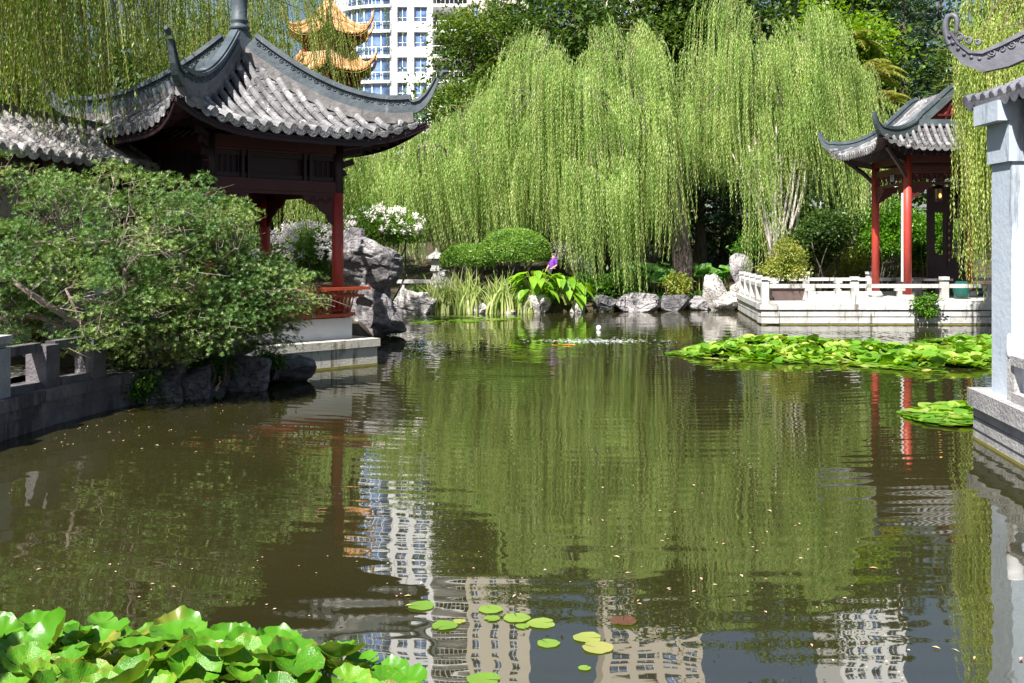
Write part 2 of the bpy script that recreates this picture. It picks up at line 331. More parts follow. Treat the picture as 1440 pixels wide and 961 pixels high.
# ------------------------------------------------------------------ foliage generators
def crown(lobes, n, L, W, sig=.3, per=28, down=.2, shell=.55, up=.35):
    """clumped leaves in ellipsoid lobes -> P, D, N, L, W"""
    vol = np.array([l[1][0]*l[1][1]*l[1][2] for l in lobes])**.75; vol = vol/vol.sum()
    nc = max(1, n//per); li = RNG.choice(len(lobes), nc, p=vol)
    C = np.array([l[0] for l in lobes], float)[li]; R = np.array([l[1] for l in lobes], float)[li]
    d = rdir(nc); rho = shell+(1.04-shell)*RNG.random(nc)**.6
    cc = C+d*R*rho[:, None]; cc += RNG.normal(size=(nc, 3))*.12*R.mean(1)[:, None]
    s = sig*(.5+RNG.random(nc))
    P = np.repeat(cc, per, 0)+RNG.normal(size=(nc*per, 3))*np.repeat(s, per)[:, None]*np.array([1,1,.6])
    dd = np.repeat(d, per, 0); D = nrm(dd*.6+rdir(nc*per)*.8+np.array([0,0,-down])); Nn = nrm(rdir(nc*per)*.7+np.array([0,0,up+.6]))
    k = nc*per
    return P, D, Nn, L*(.6+.8*RNG.random(k)), W*(.6+.8*RNG.random(k))
def limb(mb, a, b, r0, r1, wob=.12, n=7, sag=0.0):
    a = np.asarray(a, float); b = np.asarray(b, float); t = np.linspace(0, 1, n)[:, None]; ln = np.linalg.norm(b-a)
    p = a+(b-a)*t; w = RNG.normal(size=3)*wob*ln; w2 = RNG.normal(size=3)*wob*ln*.5
    p = p+np.sin(t*PI)*w+np.sin(t*2*PI)*w2+np.array([0,0,1])*sag*np.sin(t*PI)*ln
    mb.tube(p, np.linspace(r0, r1, n), 7); return p
def tree(name, base, h, lobes, n, L, W, mat, label, cat='tree', group=None, r=.25, bark='bark', sig=.35, per=28, trunk_top=None, **kw):
    t = thing(name, base, label, cat, group); mb = MB(); base = np.asarray(base, float)
    cen = np.mean([l[0] for l in lobes], 0); top = trunk_top if trunk_top is not None else np.array([cen[0], cen[1], base[2]+h*.55])
    p = limb(mb, base-[0,0,.3], top, r*1.15, r*.5, .04, 9)
    for l in lobes:
        st = p[RNG.integers(4, 9)]; limb(mb, st, np.array(l[0])+RNG.normal(size=3)*.2, r*.35, r*.08, .1)
        for _ in range(3):
            limb(mb, np.array(l[0])*.6+st*.4, np.array(l[0])+rdir(1)[0]*np.array(l[1])*.8, r*.13, r*.03, .1, 5)
    mb.build('trunk', bark, t, smooth=True)
    leafobj('crown', *crown(lobes, n, L, W, sig, per, **kw), mat, t); return t
def lobes_in(c, R, k, rr=.45, flat=.8):
    c = np.array(c, float); R = np.array(R, float); out = [(c, R*.62)]
    for i in range(k):
        d = rdir(1)[0]; q = c+d*R*(.6+.12*RNG.random()); f = rr*(.7+.6*RNG.random())
        out.append((q, np.array([R.mean()*f, R.mean()*f, R.mean()*f*flat])))
    return out
def willow(name, base, fork, c, rx, ry, ztop, zedge, zbot, nc, mat, label, per=20, leafL=.14, leafW=.021, step=.052, r=.4, reject=None, ragged=1.0, group=None, outl=.35, bark='bark', extra=None, inner=True, sig=.2, minz=None, keep=None):
    """weeping willow: trunk, arching limbs and hanging leafy strands"""
    t = thing(name, base, label, 'willow tree', group); mb = MB(); base = np.asarray(base, float); fork = np.asarray(fork, float)
    p = limb(mb, base-[0,0,.4], fork, r, r*.72, .05, 10)
    dm = c if isinstance(c, list) else [(c[0], c[1], rx, ry, ztop, 1.0)]
    wts = np.array([d[5] for d in dm]); di = RNG.choice(len(dm), nc, p=wts/wts.sum()); DM = np.array([d[:5] for d in dm])[di]
    c = np.array([np.average([d[0] for d in dm], weights=wts), np.average([d[1] for d in dm], weights=wts), 0]); ztop = max(d[4] for d in dm)
    if len(dm) > 1: rx = max(abs(d[0]-c[0])+d[2] for d in dm)*.9; ry = max(abs(d[1]-c[1])+d[3] for d in dm)*.9
    a = RNG.random(nc)*2*PI; rho = RNG.random(nc)**.55; tier = np.where(RNG.random(nc) < .6, 1.0, .45+.5*RNG.random(nc))
    cx = DM[:,0]+DM[:,2]*rho*np.cos(a); cy = DM[:,1]+DM[:,3]*rho*np.sin(a)
    cz = zedge+(DM[:,4]-zedge)*np.sqrt(np.maximum(0, 1-rho**2))+RNG.normal(size=nc)*.3
    lobn = np.array([mn.noise(Vector((x*.55, y*.55, 3.3+base[0]))) for x, y in zip(cx, cy)]); cz = cz+lobn*1.6
    cz = zbot+1.6+(cz-zbot-1.6)*tier
    zb = zbot+RNG.random(nc)*1.5*ragged+(1-rho)*1.0+lobn*1.2
    if extra is not None:
        E = np.array(extra, float); cx = np.concatenate([cx, E[:,0]]); cy = np.concatenate([cy, E[:,1]]); cz = np.concatenate([cz, E[:,2]]); zb = np.concatenate([zb, E[:,3]]); rho = np.concatenate([rho, np.ones(len(E))]); nc = len(cx)
    if minz is not None:
        zb = np.array([max(b, minz(720+x*FPX/y)) for x, y, b in zip(cx, cy, zb)])
    limbs = []
    for k in range(9):
        aa = k*2*PI/9+RNG.random()*.4; q = np.array([c[0]+rx*.55*math.cos(aa), c[1]+ry*.55*math.sin(aa), zedge+(ztop-zedge)*.5])
        limbs.append(limb(mb, fork, q, r*.5, r*.14, .08, 8, .08))
    allp = np.concatenate(limbs)
    PP, DD, NN = [], [], []; tw = MB()
    for i in range(nc):
        if reject is not None and reject(cx[i], cy[i]): continue
        q = np.array([cx[i], cy[i], cz[i]]); j = np.argmin(np.linalg.norm(allp-q, axis=1)); 
        limb(mb, allp[j], q, r*.08, r*.025, .06, 5, .1)
        out = np.array([q[0]-c[0], q[1]-c[1], 0]); out = out/(np.linalg.norm(out)+.3)
        th = math.atan2(out[1], out[0])+RNG.normal()*.8; dirn = np.array([math.cos(th), math.sin(th), 0]); al = .5+1.5*RNG.random(); lean = RNG.normal(size=2)*.07
        limb(tw, q, q+dirn*al+[0,0,.25-.5*al*.6], .016, .006, .08, 4)
        for s in range(per):
            ua = RNG.random(); o0 = q+dirn*al*ua+np.array([0,0,.55*ua-.75*ua*ua*al])+RNG.normal(size=3)*np.array([sig, sig, .16]); rnd = RNG.random()
            ln = max(.7, (o0[2]-zb[i])*(1 if rnd < .45 else .25+.7*RNG.random())+RNG.normal()*.25)
            m = int(ln/step); u = (np.arange(m)+.5)/m; sdist = u*ln
            o = nrm(out+RNG.normal(size=3)*[.5,.5,0])*outl*(.4+RNG.random())
            ph = RNG.random(3)*6.28
            x = o0[None]+o*(1-np.exp(-sdist*1.6))[:, None]
            x[:, 2] += -sdist+.8*(1-np.exp(-sdist*2.2))*RNG.random()**1.5
            x[:, 0] += .05*np.sin(sdist*1.5+ph[0])*u+(lean[0]+.05)*u*ln*(.5+.5*u); x[:, 1] += .05*np.sin(sdist*1.3+ph[1])*u+lean[1]*u*ln
            if keep is not None and not keep(x): continue
            PP.append(x)
            az = np.arange(m)*2.4+ph[2]; d = np.stack([np.cos(az)*.34, np.sin(az)*.34, -np.ones(m)*(.75+.3*RNG.random(m))], 1)
            DD.append(d); NN.append(np.stack([np.cos(az), np.sin(az), np.full(m, .45)], 1)+RNG.normal(size=(m,3))*.35)
            if rnd < .35 and m > 6: tw.tube(x[::max(1, m//6)], .006, 3, False)
    P = np.concatenate(PP); D = nrm(np.concatenate(DD)); Nn = nrm(np.concatenate(NN)); k = len(P)
    mb.build('trunk', bark, t, smooth=True)
    if tw.n: tw.build('twigs', 'yellowtwig', t)
    leafobj('crown', P, D, Nn, leafL*(.7+.6*RNG.random(k)), leafW*(.7+.6*RNG.random(k)), mat, t)
    return t

def rock(name, c, size, seed, label, mat, strata=0.0, group=None, rz=0.0, extra=(), rough=.28):
    """boulder: icosphere pushed about by ridged noise; extra lobes joined into the same mesh"""
    import bmesh
    V, F, off = [], [], 0
    for (cc, ss) in [(c, size)]+list(extra):
        bm = bmesh.new(); bmesh.ops.create_icosphere(bm, subdivisions=5 if max(ss) > .35 else 4, radius=1.0)
        vs = np.array([v.co[:] for v in bm.verts]); fs = [[v.index for v in f.verts] for f in bm.faces]; bm.free()
        out = np.empty_like(vs)
        rr_ = np.random.default_rng(int(seed*10)+len(V)); pn = nrm(rr_.normal(size=(13, 3))); pc_ = .56+.3*rr_.random(13)
        for i, v in enumerate(vs):
            w = v*1.12; pr = pn @ w
            for a_ in range(13):
                e_ = float(pn[a_] @ w)-pc_[a_]
                if e_ > 0: w = w-pn[a_]*e_*.93
            q = Vector(v*.9)+Vector((seed*3.1, seed*1.7, seed+len(V)))
            d = 1+rough*(mn.fractal(q*1.6, 1.0, 2.1, 5)*.42)-rough*.55*max(0, .12-abs(mn.noise(q*1.7+Vector((9,9,9)))))*8*.5
            if strata: d += strata*math.sin((w[2]*ss[2]*11)+4.0*mn.noise(q*1.3))*(.5+.9*mn.noise(q*2))
            out[i] = w*d*np.array(ss)
        if rz: co, si = math.cos(rz), math.sin(rz); out = out @ np.array([[co,si,0],[-si,co,0],[0,0,1]])
        V.append(out+np.array(cc)); F += [[j+off for j in f] for f in fs]; off += len(vs)
    o = raw(name, np.concatenate(V), F, mat, smooth=False); tag(o, label, 'rock', group)
    return o
def rockmat(name, cols, crack=(.06,.055,.06), sc_=2.2, white=.0):
    m, nt, out = node_mat(name); L = nt.links.new; tc = N(nt, 'ShaderNodeTexCoord')
    nz = N(nt, 'ShaderNodeTexNoise', i_Scale=sc_, i_Detail=10.0); nz.inputs['Roughness'].default_value = .7; nz.inputs['Distortion'].default_value = .6; L(tc.outputs['Object'], nz.inputs['Vector'])
    r = ramp(nt, [(.32+.36*i/(len(cols)-1), c) for i, c in enumerate(cols)]); L(nz.outputs['Fac'], r.inputs[0])
    mp = N(nt, 'ShaderNodeMapping'); mp.inputs['Scale'].default_value = (.7,.7,2.2); L(tc.outputs['Object'], mp.inputs[0])
    v = N(nt, 'ShaderNodeTexNoise', i_Scale=3.0, i_Detail=4.0); v.inputs['Distortion'].default_value = 1.5; L(mp.outputs[0], v.inputs['Vector'])
    ab = N(nt, 'ShaderNodeMath', operation='SUBTRACT'); ab.inputs[1].default_value = .5; L(v.outputs['Fac'], ab.inputs[0])
    ab2 = N(nt, 'ShaderNodeMath', operation='ABSOLUTE'); L(ab.outputs[0], ab2.inputs[0])
    cr = ramp(nt, [(.0, (1,1,1)), (.018, (0,0,0))]); L(ab2.outputs[0], cr.inputs[0])
    mx = N(nt, 'ShaderNodeMix', data_type='RGBA'); L(cr.outputs[0], mx.inputs[0]); L(r.outputs[0], mx.inputs[6]); mx.inputs[7].default_value = (*crack, 1)
    p = N(nt, 'ShaderNodeBsdfPrincipled'); p.inputs['Roughness'].default_value = .85; L(mx.outputs[2], p.inputs['Base Color'])
    sm = N(nt, 'ShaderNodeMath', operation='MULTIPLY_ADD'); sm.inputs[1].default_value = -.6; L(cr.outputs[0], sm.inputs[0]); L(nz.outputs['Fac'], sm.inputs[2])
    b = N(nt, 'ShaderNodeBump'); b.inputs['Strength'].default_value = .9; b.inputs['Distance'].default_value = .06; L(sm.outputs[0], b.inputs['Height']); L(b.outputs[0], p.inputs['Normal'])
    L(p.outputs[0], out.inputs[0]); return m
M['rockpale'] = rockmat('pale_limestone', [(.2,.18,.17), (.45,.42,.4), (.62,.6,.57)])
M['rockgrey'] = rockmat('grey_limestone', [(.1,.09,.1), (.28,.26,.27), (.5,.48,.47)])
M['rockscholar'] = rockmat('scholar_limestone', [(.07,.065,.075), (.2,.185,.19), (.42,.4,.39)], sc_=3.0)
M['rockdark'] = rockmat('dark_wet_rock', [(.045,.042,.046), (.12,.114,.12), (.25,.24,.245)])

# ------------------------------------------------------------------ camera, light, world
cam = bpy.data.cameras.new('camera'); co = bpy.data.objects.new('camera', cam); COL.objects.link(co); sc.camera = co
co.location = (0,0,EYE); co.rotation_euler = (PI/2,0,0); cam.sensor_width = 36; cam.lens = 36*FPX/1440
cam.shift_y = -(480.5-350)/1440; cam.clip_end = 5000; cam.clip_start = .05
SUN_AZ = math.radians(180+31); SUN_EL = math.radians(50)
w = bpy.data.worlds.new('World'); sc.world = w; w.use_nodes = True
bg = w.node_tree.nodes['Background']; sky = w.node_tree.nodes.new('ShaderNodeTexSky'); sky.sky_type = 'NISHITA'; sky.sun_disc = False
sky.sun_elevation = SUN_EL; sky.sun_rotation = SUN_AZ; sky.dust_density = 1.5
w.node_tree.links.new(sky.outputs[0], bg.inputs[0]); bg.inputs[1].default_value = .05
sd = V3(math.sin(SUN_AZ)*math.cos(SUN_EL), math.cos(SUN_AZ)*math.cos(SUN_EL), math.sin(SUN_EL))
sl = bpy.data.lights.new('sun', 'SUN'); sl.energy = 5.0; sl.angle = math.radians(.55); sl.color = (1,.965,.9)
so = bpy.data.objects.new('sun', sl); COL.objects.link(so); so.rotation_euler = Vector(-sd).to_track_quat('-Z', 'Y').to_euler(); so.location = (0,0,50)
sc.view_settings.view_transform = 'Standard'; sc.view_settings.look = 'None'; sc.view_settings.exposure = 1.2; sc.view_settings.gamma = 1
sc.cycles.max_bounces = 7; sc.cycles.diffuse_bounces = 3; sc.cycles.glossy_bounces = 3; sc.cycles.transparent_max_bounces = 6; sc.cycles.caustics_reflective = False; sc.cycles.caustics_refractive = False
sc.cycles.use_denoising = True; sc.cycles.sample_clamp_indirect = 6

# ------------------------------------------------------------------ ground and water
SHORE = [(-6.05,4.2),(-6.0,11.8),(-5.85,14.2),(-5.1,15.5),(-5.0,16.6),(-4.9,17.8),(-3.7,19.5),(-4.0,21.5),(-3.6,24),(-3.2,27),(-3.7,30),(-3.9,34.4),(-2.6,35.2),(1,35.6),(3.0,36.2),(5.6,37.0),(8.3,37.2),(8.6,36.5),(7.8,33),(7.9,30.6),(12,30.6),(24,31),(24,13),(6.2,13),(5.75,11),(5.3,4.2)]
def sdist(px, py):
    P = np.array(SHORE); Q = np.roll(P, -1, 0); d = np.full(px.shape, 1e9); ins = np.zeros(px.shape, bool)
    for (x1,y1),(x2,y2) in zip(P, Q):
        ex, ey = x2-x1, y2-y1; t = np.clip(((px-x1)*ex+(py-y1)*ey)/(ex*ex+ey*ey), 0, 1)
        d = np.minimum(d, np.hypot(px-x1-t*ex, py-y1-t*ey))
        c = ((y1 > py) != (y2 > py)) & (px < (x2-x1)*(py-y1)/(y2-y1+1e-12)+x1); ins ^= c
    return np.where(ins, -d, d)
def hgt(x, y):
    x = np.asarray(x, float); y = np.asarray(y, float); d = sdist(x, y)
    s = np.clip((d+.35)/.8, 0, 1); s = s*s*(3-2*s); h = -.8+s*1.15
    h = h+np.clip(d, 0, 12)*.05+np.clip(y-41, 0, 40)*.09
    h = h+.06*np.sin(x*1.3)*np.sin(y*1.1)*np.clip(d, 0, 1); 
    return h
def gz(x, y): return float(hgt(np.array([x]), np.array([y]))[0])
def lin(*seg):
    out = []
    for a, b, n in seg: out += list(np.linspace(a, b, n, endpoint=False))
    return np.array(out+[seg[-1][1]])
gx = lin((-900,-60,12), (-60,-14,20), (-14,20,120), (20,60,20), (60,900,12)); gy = lin((-200,-10,8), (-10,2,12), (2,46,150), (46,90,25), (90,1500,14))
GX, GY = np.meshgrid(gx, gy); GZ = hgt(GX.ravel(), GY.ravel()).reshape(GX.shape)
tag(MB().grid(np.stack([GX, GY, GZ], 2)).build('ground', 'soil', origin=(0,0,0), smooth=True), 'bare soil and mulch banks around the pond', 'ground', kind='structure')
tag(MB().grid(np.stack(np.meshgrid(np.linspace(-12,26,3), np.linspace(3.0,39,3)) + [np.zeros((3,3))], 2)).build('water', 'water', origin=(0,0,0)), 'murky green brown pond water with soft ripples and reflections', 'water', kind='structure')

# ------------------------------------------------------------------ roof pieces
PAN = [None]
def tile_face(tm, cm, S, xs, t0, sp, r=.055, step=.24, pans=True, capr=1.25):
    if PAN[0] is None: PAN[0] = MB()
    e = .02
    def frame(x, t):
        p = S(x, t); l = nrm(S(x+e, t)-S(x-e, t)); d = nrm(S(x, min(1, t+.02))-S(x, min(1, t+.02)-.02)); n = nrm(np.cross(l, d))
        if n[2] < 0: n = -n
        return p, l, d, n
    for x in xs:
        a = t0(x)
        if a > .97: continue
        ln = np.linalg.norm(S(x, 1)-S(x, a)); m = max(2, int(ln/step)); ts = np.linspace(a, 1, m+1)
        an = np.linspace(0, PI, 6); V, F = [], []
        for k in range(m):
            for t_, rr in ((ts[k], r*.98), (ts[k+1], r*1.07)):
                p, l, d, n = frame(x, t_)
                V.append(p+n*.02+rr*(np.cos(an)[:, None]*l+np.sin(an)[:, None]*n*1.25))
            b = k*12; F += [(b+j, b+j+1, b+7+j, b+6+j) for j in range(5)]
            F.append((b+6, b+7, b+8, b+9, b+10, b+11))
        tm.add(np.concatenate(V), F)
        p, l, d, n = frame(x, 1.0); an = np.arange(12)*2*PI/12; R = r*capr
        ring = p+n*.015+R*(np.cos(an)[:, None]*l+np.sin(an)[:, None]*n)
        cm.add(np.concatenate([ring-d*.02, ring+d*.015]), [tuple(range(12))[::-1], tuple(range(12, 24))]+[(j, (j+1)%12, 12+(j+1)%12, 12+j) for j in range(12)])
    for x in (np.array(xs)[:-1]+sp/2):
        a = max(t0(x-sp/2), t0(x+sp/2)) if False else t0(x)
        if a > .97: continue
        ln = np.linalg.norm(S(x, 1)-S(x, a)); m = max(2, int(ln/(step*.55))); ts = np.linspace(a, 1, m+1); V, F = [], []
        hw = sp/2
        for k in range(m):
            for t_, o in ((ts[k], 0.0), (ts[k+1], .03)):
                p, l, d, n = frame(x, t_)
                V += [p-l*hw+n*(o*.6-.03), p+n*(o*.6-.075), p+l*hw+n*(o*.6-.03)]
            b = k*6; F += [(b,b+1,b+4,b+3), (b+1,b+2,b+5,b+4)]
            if k: F += [(b-3,b-2,b+1,b), (b-2,b-1,b+2,b+1)]
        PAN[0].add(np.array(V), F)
        p, l, d, n = frame(x, 1.0); an = np.linspace(PI*1.02, PI*1.98, 9); dn = nrm(-n*.8+np.array([0,0,-1.]))
        ring = [p-l*hw*.95+n*.0, p+l*hw*.95+n*.0]
        arc = [p+(math.cos(q)*l*hw*.95)+(-math.sin(q))*dn*.10 for q in np.linspace(PI*1.98, PI*1.02, 9)]
        arc = [p+math.cos(q)*l*hw*.95+math.sin(q)*dn*.105 for q in np.linspace(0.0, PI, 10)]
        cm.prism(np.array(arc)+d*.004, d*.02)
def sweep_band(mb, path, lo, hi, th, k=None):
    """vertical band along path: from lo to hi above it, th thick"""
    path = np.asarray(path, float); m = len(path); k = np.ones(m) if k is None else np.asarray(k)
    T = nrm(np.gradient(path, axis=0)); side = nrm(np.cross(T, (0,0,1)))
    up = nrm(np.cross(side, T)); V = []
    for i in range(m):
        a = path[i]+up[i]*lo*k[i]; b = path[i]+up[i]*hi*k[i]; s_ = side[i]*th/2*(.4+.6*k[i]); V += [a-s_, a+s_, b+s_, b-s_]
    F = [(4*i+j, 4*i+(j+1)%4, 4*i+4+(j+1)%4, 4*i+4+j) for i in range(m-1) for j in range(4)]+[(3,2,1,0), (4*m-4,4*m-3,4*m-2,4*m-1)]
    return mb.add(np.array(V), F)
def scroll_relief(mb, path, z, th, size, k=None, r=.012):
    """little carved curls along both faces of a band"""
    path = np.asarray(path, float); d = np.concatenate([[0], np.cumsum(np.linalg.norm(np.diff(path, axis=0), axis=1))])
    T = nrm(np.gradient(path, axis=0)); side = nrm(np.cross(T, (0,0,1))); up = np.cross(side, T)
    s = size*1.2; q = 0
    while s < d[-1]-size:
        i = min(len(path)-1, np.searchsorted(d, s)); f = path[i]
        base = np.array([np.interp(s, d, path[:, j]) for j in range(3)])
        for sg in (-1, 1):
            th_ = np.linspace(0, 2.6*PI, 12); rr = np.linspace(size*.42, size*.08, 12)
            fl = 1 if q % 2 else -1
            pts = base+side[i]*sg*(th/2+.004)+up[i]*z+(np.cos(th_)*rr)[:, None]*T[i]+(fl*np.sin(th_)*rr)[:, None]*up[i]
            mb.tube(pts, r, 4)
        s += size*1.05; q += 1

# ------------------------------------------------------------------ LEFT PAVILION
C0 = V3(-5.17,19.56,0); FL = V3(-5.24,16,0); FR = V3(-1.61,19.5,0)
ex = nrm(FR-C0); ey = nrm(C0-FL)      # diagonal axes
pav = thing('water_pavilion', (C0[0], C0[1], 0), 'grey tiled red-posted pavilion with upswept corners over the left bank', 'pavilion')
Wb, cxn = 2.3, .24; zE, H, LIFT = 4.26, 1.70, .44
face_o = [nrm(ex-ey), nrm(ex+ey), nrm(-ex+ey), nrm(-ex-ey)]
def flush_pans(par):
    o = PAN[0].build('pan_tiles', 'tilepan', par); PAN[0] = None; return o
def mkS(o, zE=zE, H=H, W=Wb, cx=cxn, lift=LIFT, C=C0, pw=1.55):
    l = np.array([-o[1], o[0], 0])
    def S(x, t):
        t = max(t, 1e-4); s = max(-1.08, min(1.08, x/(t*W))); e = abs(s)**4*t**2
        return C+o*(t*W+cx*e)+l*(x+math.copysign(cx*e, x))+np.array([0,0,zE+H*(1-t)**pw+lift*e*t])
    return S
rt, rc, sf = MB(), MB(), MB()
sp = .243
roof = None
for o in face_o:
    rt, rc = MB(), MB()
    S = mkS(o); xs = np.arange(-9, 10)*sp
    tile_face(rt, rc, S, xs, lambda x: min(1, abs(x)/Wb+.03), sp, .061, .34)
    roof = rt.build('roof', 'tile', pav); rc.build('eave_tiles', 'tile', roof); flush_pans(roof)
    G = np.array([[S(u*t*Wb, t)-np.array([0,0,.1]) for u in np.linspace(-1, 1, 15)] for t in np.linspace(.02, 1, 10)]); sf.grid(G)
    G2 = G.copy(); G2[:, :, 2] -= .05; sf.grid(G2)
    edge = G[-1]; 
    for i in range(14): sf.bar(edge[i]-[0,0,.06]-o*.03, edge[i+1]-[0,0,.06]-o*.03, .03, .12)
    for u in np.linspace(-.86, .86, 19):
        a = S(u*Wb*1, .99)-[0,0,.16]; b = S(u*.55*Wb, .55)-[0,0,.2]; sf.bar(a, b, .06, .07)
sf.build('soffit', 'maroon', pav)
def hip_pts(C, dvec, S_o, n=16, t0=.02, t1=.9, W=Wb, side=1):
    S = mkS(S_o); return [S(side*t*W, t) for t in np.linspace(t0, t1, n)]
for i, o in enumerate(face_o):
    pts = hip_pts(C0, None, o, t1=.93); end = pts[-1]; dv = nrm(np.array([end[0]-C0[0], end[1]-C0[1], 0]))
    last = end
    horn = [last+dv*.08+[0,0,.02], last+dv*.19+[0,0,.09], last+dv*.30+[0,0,.22], last+dv*.39+[0,0,.4], last+dv*.46+[0,0,.6], last+dv*.51+[0,0,.76]]
    path = np.array(pts+horn); k = np.concatenate([np.ones(len(pts)), [.93,.8,.62,.46,.34,.26]])
    mb = MB(); sweep_band(mb, path[:len(pts)], -.06, .135, .15); hr = mb.build('hip_ridge', 'ridgeland', pav)
    mb = MB(); sweep_band(mb, path, .12, .27, .14, k); sweep_band(mb, path, .27, .39, .10, k)
    sweep_band(mb, path, .385, .44, .2, k); sweep_band(mb, path, .44, .475, .13, k)
    tip = path[-1]; up_ = nrm(path[-1]-path[-3]); mb.tube([tip+up_*.0+[0,0,.06], tip+up_*.07+dv*.02+[0,0,.07], tip+up_*.1+dv*.1+[0,0,.05]], [.045,.055,.03], 8)
    mb.build('ridge_coping', 'ridge', hr)
    mb = MB(); scroll_relief(mb, path[:-3], .33, .10, .13); mb.build('carving', 'ridge', hr)
fin = MB(); ap = C0+[0,0,zE+H]
fin.box(ap+[0,0,.08], (.3,.3,.56), math.radians(45)); fin.build('finial_base', 'ridge', pav)
fin = MB(); fin.lathe(ap+[0,0,.36], [(.12,0),(.17,.01),(.19,.05),(.19,.09),(.15,.12),(.14,.15),(.17,.18),(.165,.22),(.14,.24),(.15,.5),(.17,.9),(.17,1.2),(.12,1.5),(.05,1.65),(.01,1.75)], 24); fin.build('finial', 'ridge', pav, smooth=True)
colR = 1.87; ctop = 4.0; zf = .9
cdirs = [ex, ey, -ex, -ey]
for d in cdirs:
    b = C0+d*colR; mb = MB(); mb.lathe(b+[0,0,.55], [(.108,0),(.108,3.25-.55)], 20); c_ = mb.build('post', 'red', pav, smooth=True); mb = MB(); mb.lathe(b+[0,0,3.25], [(.112,0),(.112,1.0)], 20); mb.build('shaded_post_top', 'maroon', c_, smooth=True)  # eave shade put into the post top as dark maroon
    mb = MB(); mb.lathe(b+[0,0,.53], [(.17,0),(.19,.06),(.17,.14),(.13,.17)], 16); mb.build('post_base', 'stonegrey', c_)
ring = [C0+d*colR for d in cdirs]
beam, frz, opn, spd = MB(), MB(), MB(), MB()
for i in range(4):
    a, b = ring[i], ring[(i+1)%4]; D = nrm(b-a); L_ = np.linalg.norm(b-a); o = nrm((a+b)/2-C0); o[2] = 0
    beam.bar(a+[0,0,3.35], b+[0,0,3.35], .13, .2); beam.bar(a+[0,0,4.08], b+[0,0,4.08], .14, .2); beam.bar(a+[0,0,3.22], b+[0,0,3.22], .08, .06)
    beam.bar(a+[0,0,3.95], b+[0,0,3.95], .07, .05)
    ws = [0,.26,.74,1.0]
    for j in range(3):
        p0 = a+D*L_*ws[j]; p1 = a+D*L_*ws[j+1]
        for q in (p0+D*.06, p1-D*.06): frz.bar(q+[0,0,3.45], q+[0,0,3.95], .06, .12, up=o)
        for zz in (3.5, 3.88): frz.bar(p0+[0,0,zz], p1+[0,0,zz], .05, .08)
        for q in np.linspace(.18, .82, 5):
            if j != 1: 
                pp = p0+(p1-p0)*q; frz.bar(pp+[0,0,3.5], pp+[0,0,3.9], .02, .02, up=o)
    frz.bar(a+D*.1+[0,0,3.7]-o*.05, b-D*.1+[0,0,3.7]-o*.05, .02, .42)
    # carved corner spandrels
    for e0, sgn in ((a, 1), (b, -1)):
        out = [e0+sgn*D*.1+[0,0,3.19], e0+sgn*D*.78+[0,0,3.19], e0+sgn*D*.74+[0,0,3.1], e0+sgn*D*.62+[0,0,3.03], e0+sgn*D*.5+[0,0,3.01], e0+sgn*D*.38+[0,0,2.9], e0+sgn*D*.26+[0,0,2.84], e0+sgn*D*.2+[0,0,2.7], e0+sgn*D*.1+[0,0,2.64]]
        spd = MB(); spd.prism(np.array(out)-o*.02, o*.04)
        for u_ in range(6):
            q = e0+sgn*D*(.2+.09*u_)+[0,0,3.12-.05*(u_%2)]+o*.025; th_ = np.linspace(0, 2*PI, 9); spd.tube(np.array([q+D*math.cos(z)*.035+np.array([0,0,math.sin(z)*.035]) for z in th_]), .008, 4)
        spd.build('bracket', 'maroonlit', pav)
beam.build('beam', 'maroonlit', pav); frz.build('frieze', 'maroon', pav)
for d in cdirs:     # eave brackets carrying the corners
    b = C0+d*colR; mb = MB()
    for k_, (z0, o0) in enumerate([(3.55,.15),(3.75,.3),(3.95,.45),(4.1,.6)]): mb.bar(b+[0,0,z0], b+d*o0+[0,0,z0+.1], .08, .11)
    mb.build('corner_bracket', 'maroon', pav)
# raised base: white wall, cream stone plinth
def sqring(r, z): return [C0+d*r+[0,0,z] for d in cdirs]
mb = MB(); mb.prism(np.array(sqring(2.14, .5)), (0,0,.4)); pl = mb.build('base_wall', 'plaster', pav)
mb = MB(); mb.prism(np.array(sqring(2.68, .36)), (0,0,.145)); mb.build('plinth_coping', 'stonewarm', pav)
mb = MB(); mb.prism(np.array(sqring(2.62, -.6)), (0,0,.955)); pb = mb.build('plinth', 'stonewarm', pav)
mb = MB(); mb.prism(np.array(sqring(2.625, -.1)), (0,0,.14)); mb.build('water_line', 'algae', pb)
mb = MB(); mb.prism(np.array(sqring(2.0, .9)), (0,0,.01)); mb.build('floor', 'paving', pav)
# leaning bench railing on three sides
for i in (0, 3, 1):
    a, b = ring[i-1] if i == 0 else ring[i-1], ring[i]
    D = nrm(b-a); o = nrm((a+b)/2-C0); o[2] = 0; a2 = a-D*.12; b2 = b+D*.12
    rl = MB()
    rl.bar(a2+[0,0,.96]+o*.14, b2+[0,0,.96]+o*.14, .36, .06); rl.bar(a2+[0,0,1.05]+o*.2, b2+[0,0,1.05]+o*.2, .05, .04)
    e1, e2 = (.0, .42)
    rl.bar(a2-D*e1+[0,0,1.32]+o*.38, b2+D*.2+[0,0,1.32]+o*.38, .05, .045); rl.bar(a2-D*e1+[0,0,1.46]+o*.46, b2+D*.28+[0,0,1.46]+o*.46, .09, .055)
    r_ = rl.build('bench_rail', 'redrail', pav)
    bl = MB(); n_ = 26
    for k_ in range(n_):
        q = a2+(b2-a2)*(k_+.5)/n_; bl.tube([q+[0,0,.98]+o*.2, q+[0,0,1.1]+o*.27, q+[0,0,1.25]+o*.31, q+[0,0,1.45]+o*.45], .014, 4)
    bl.build('balusters', 'redrail', r_)

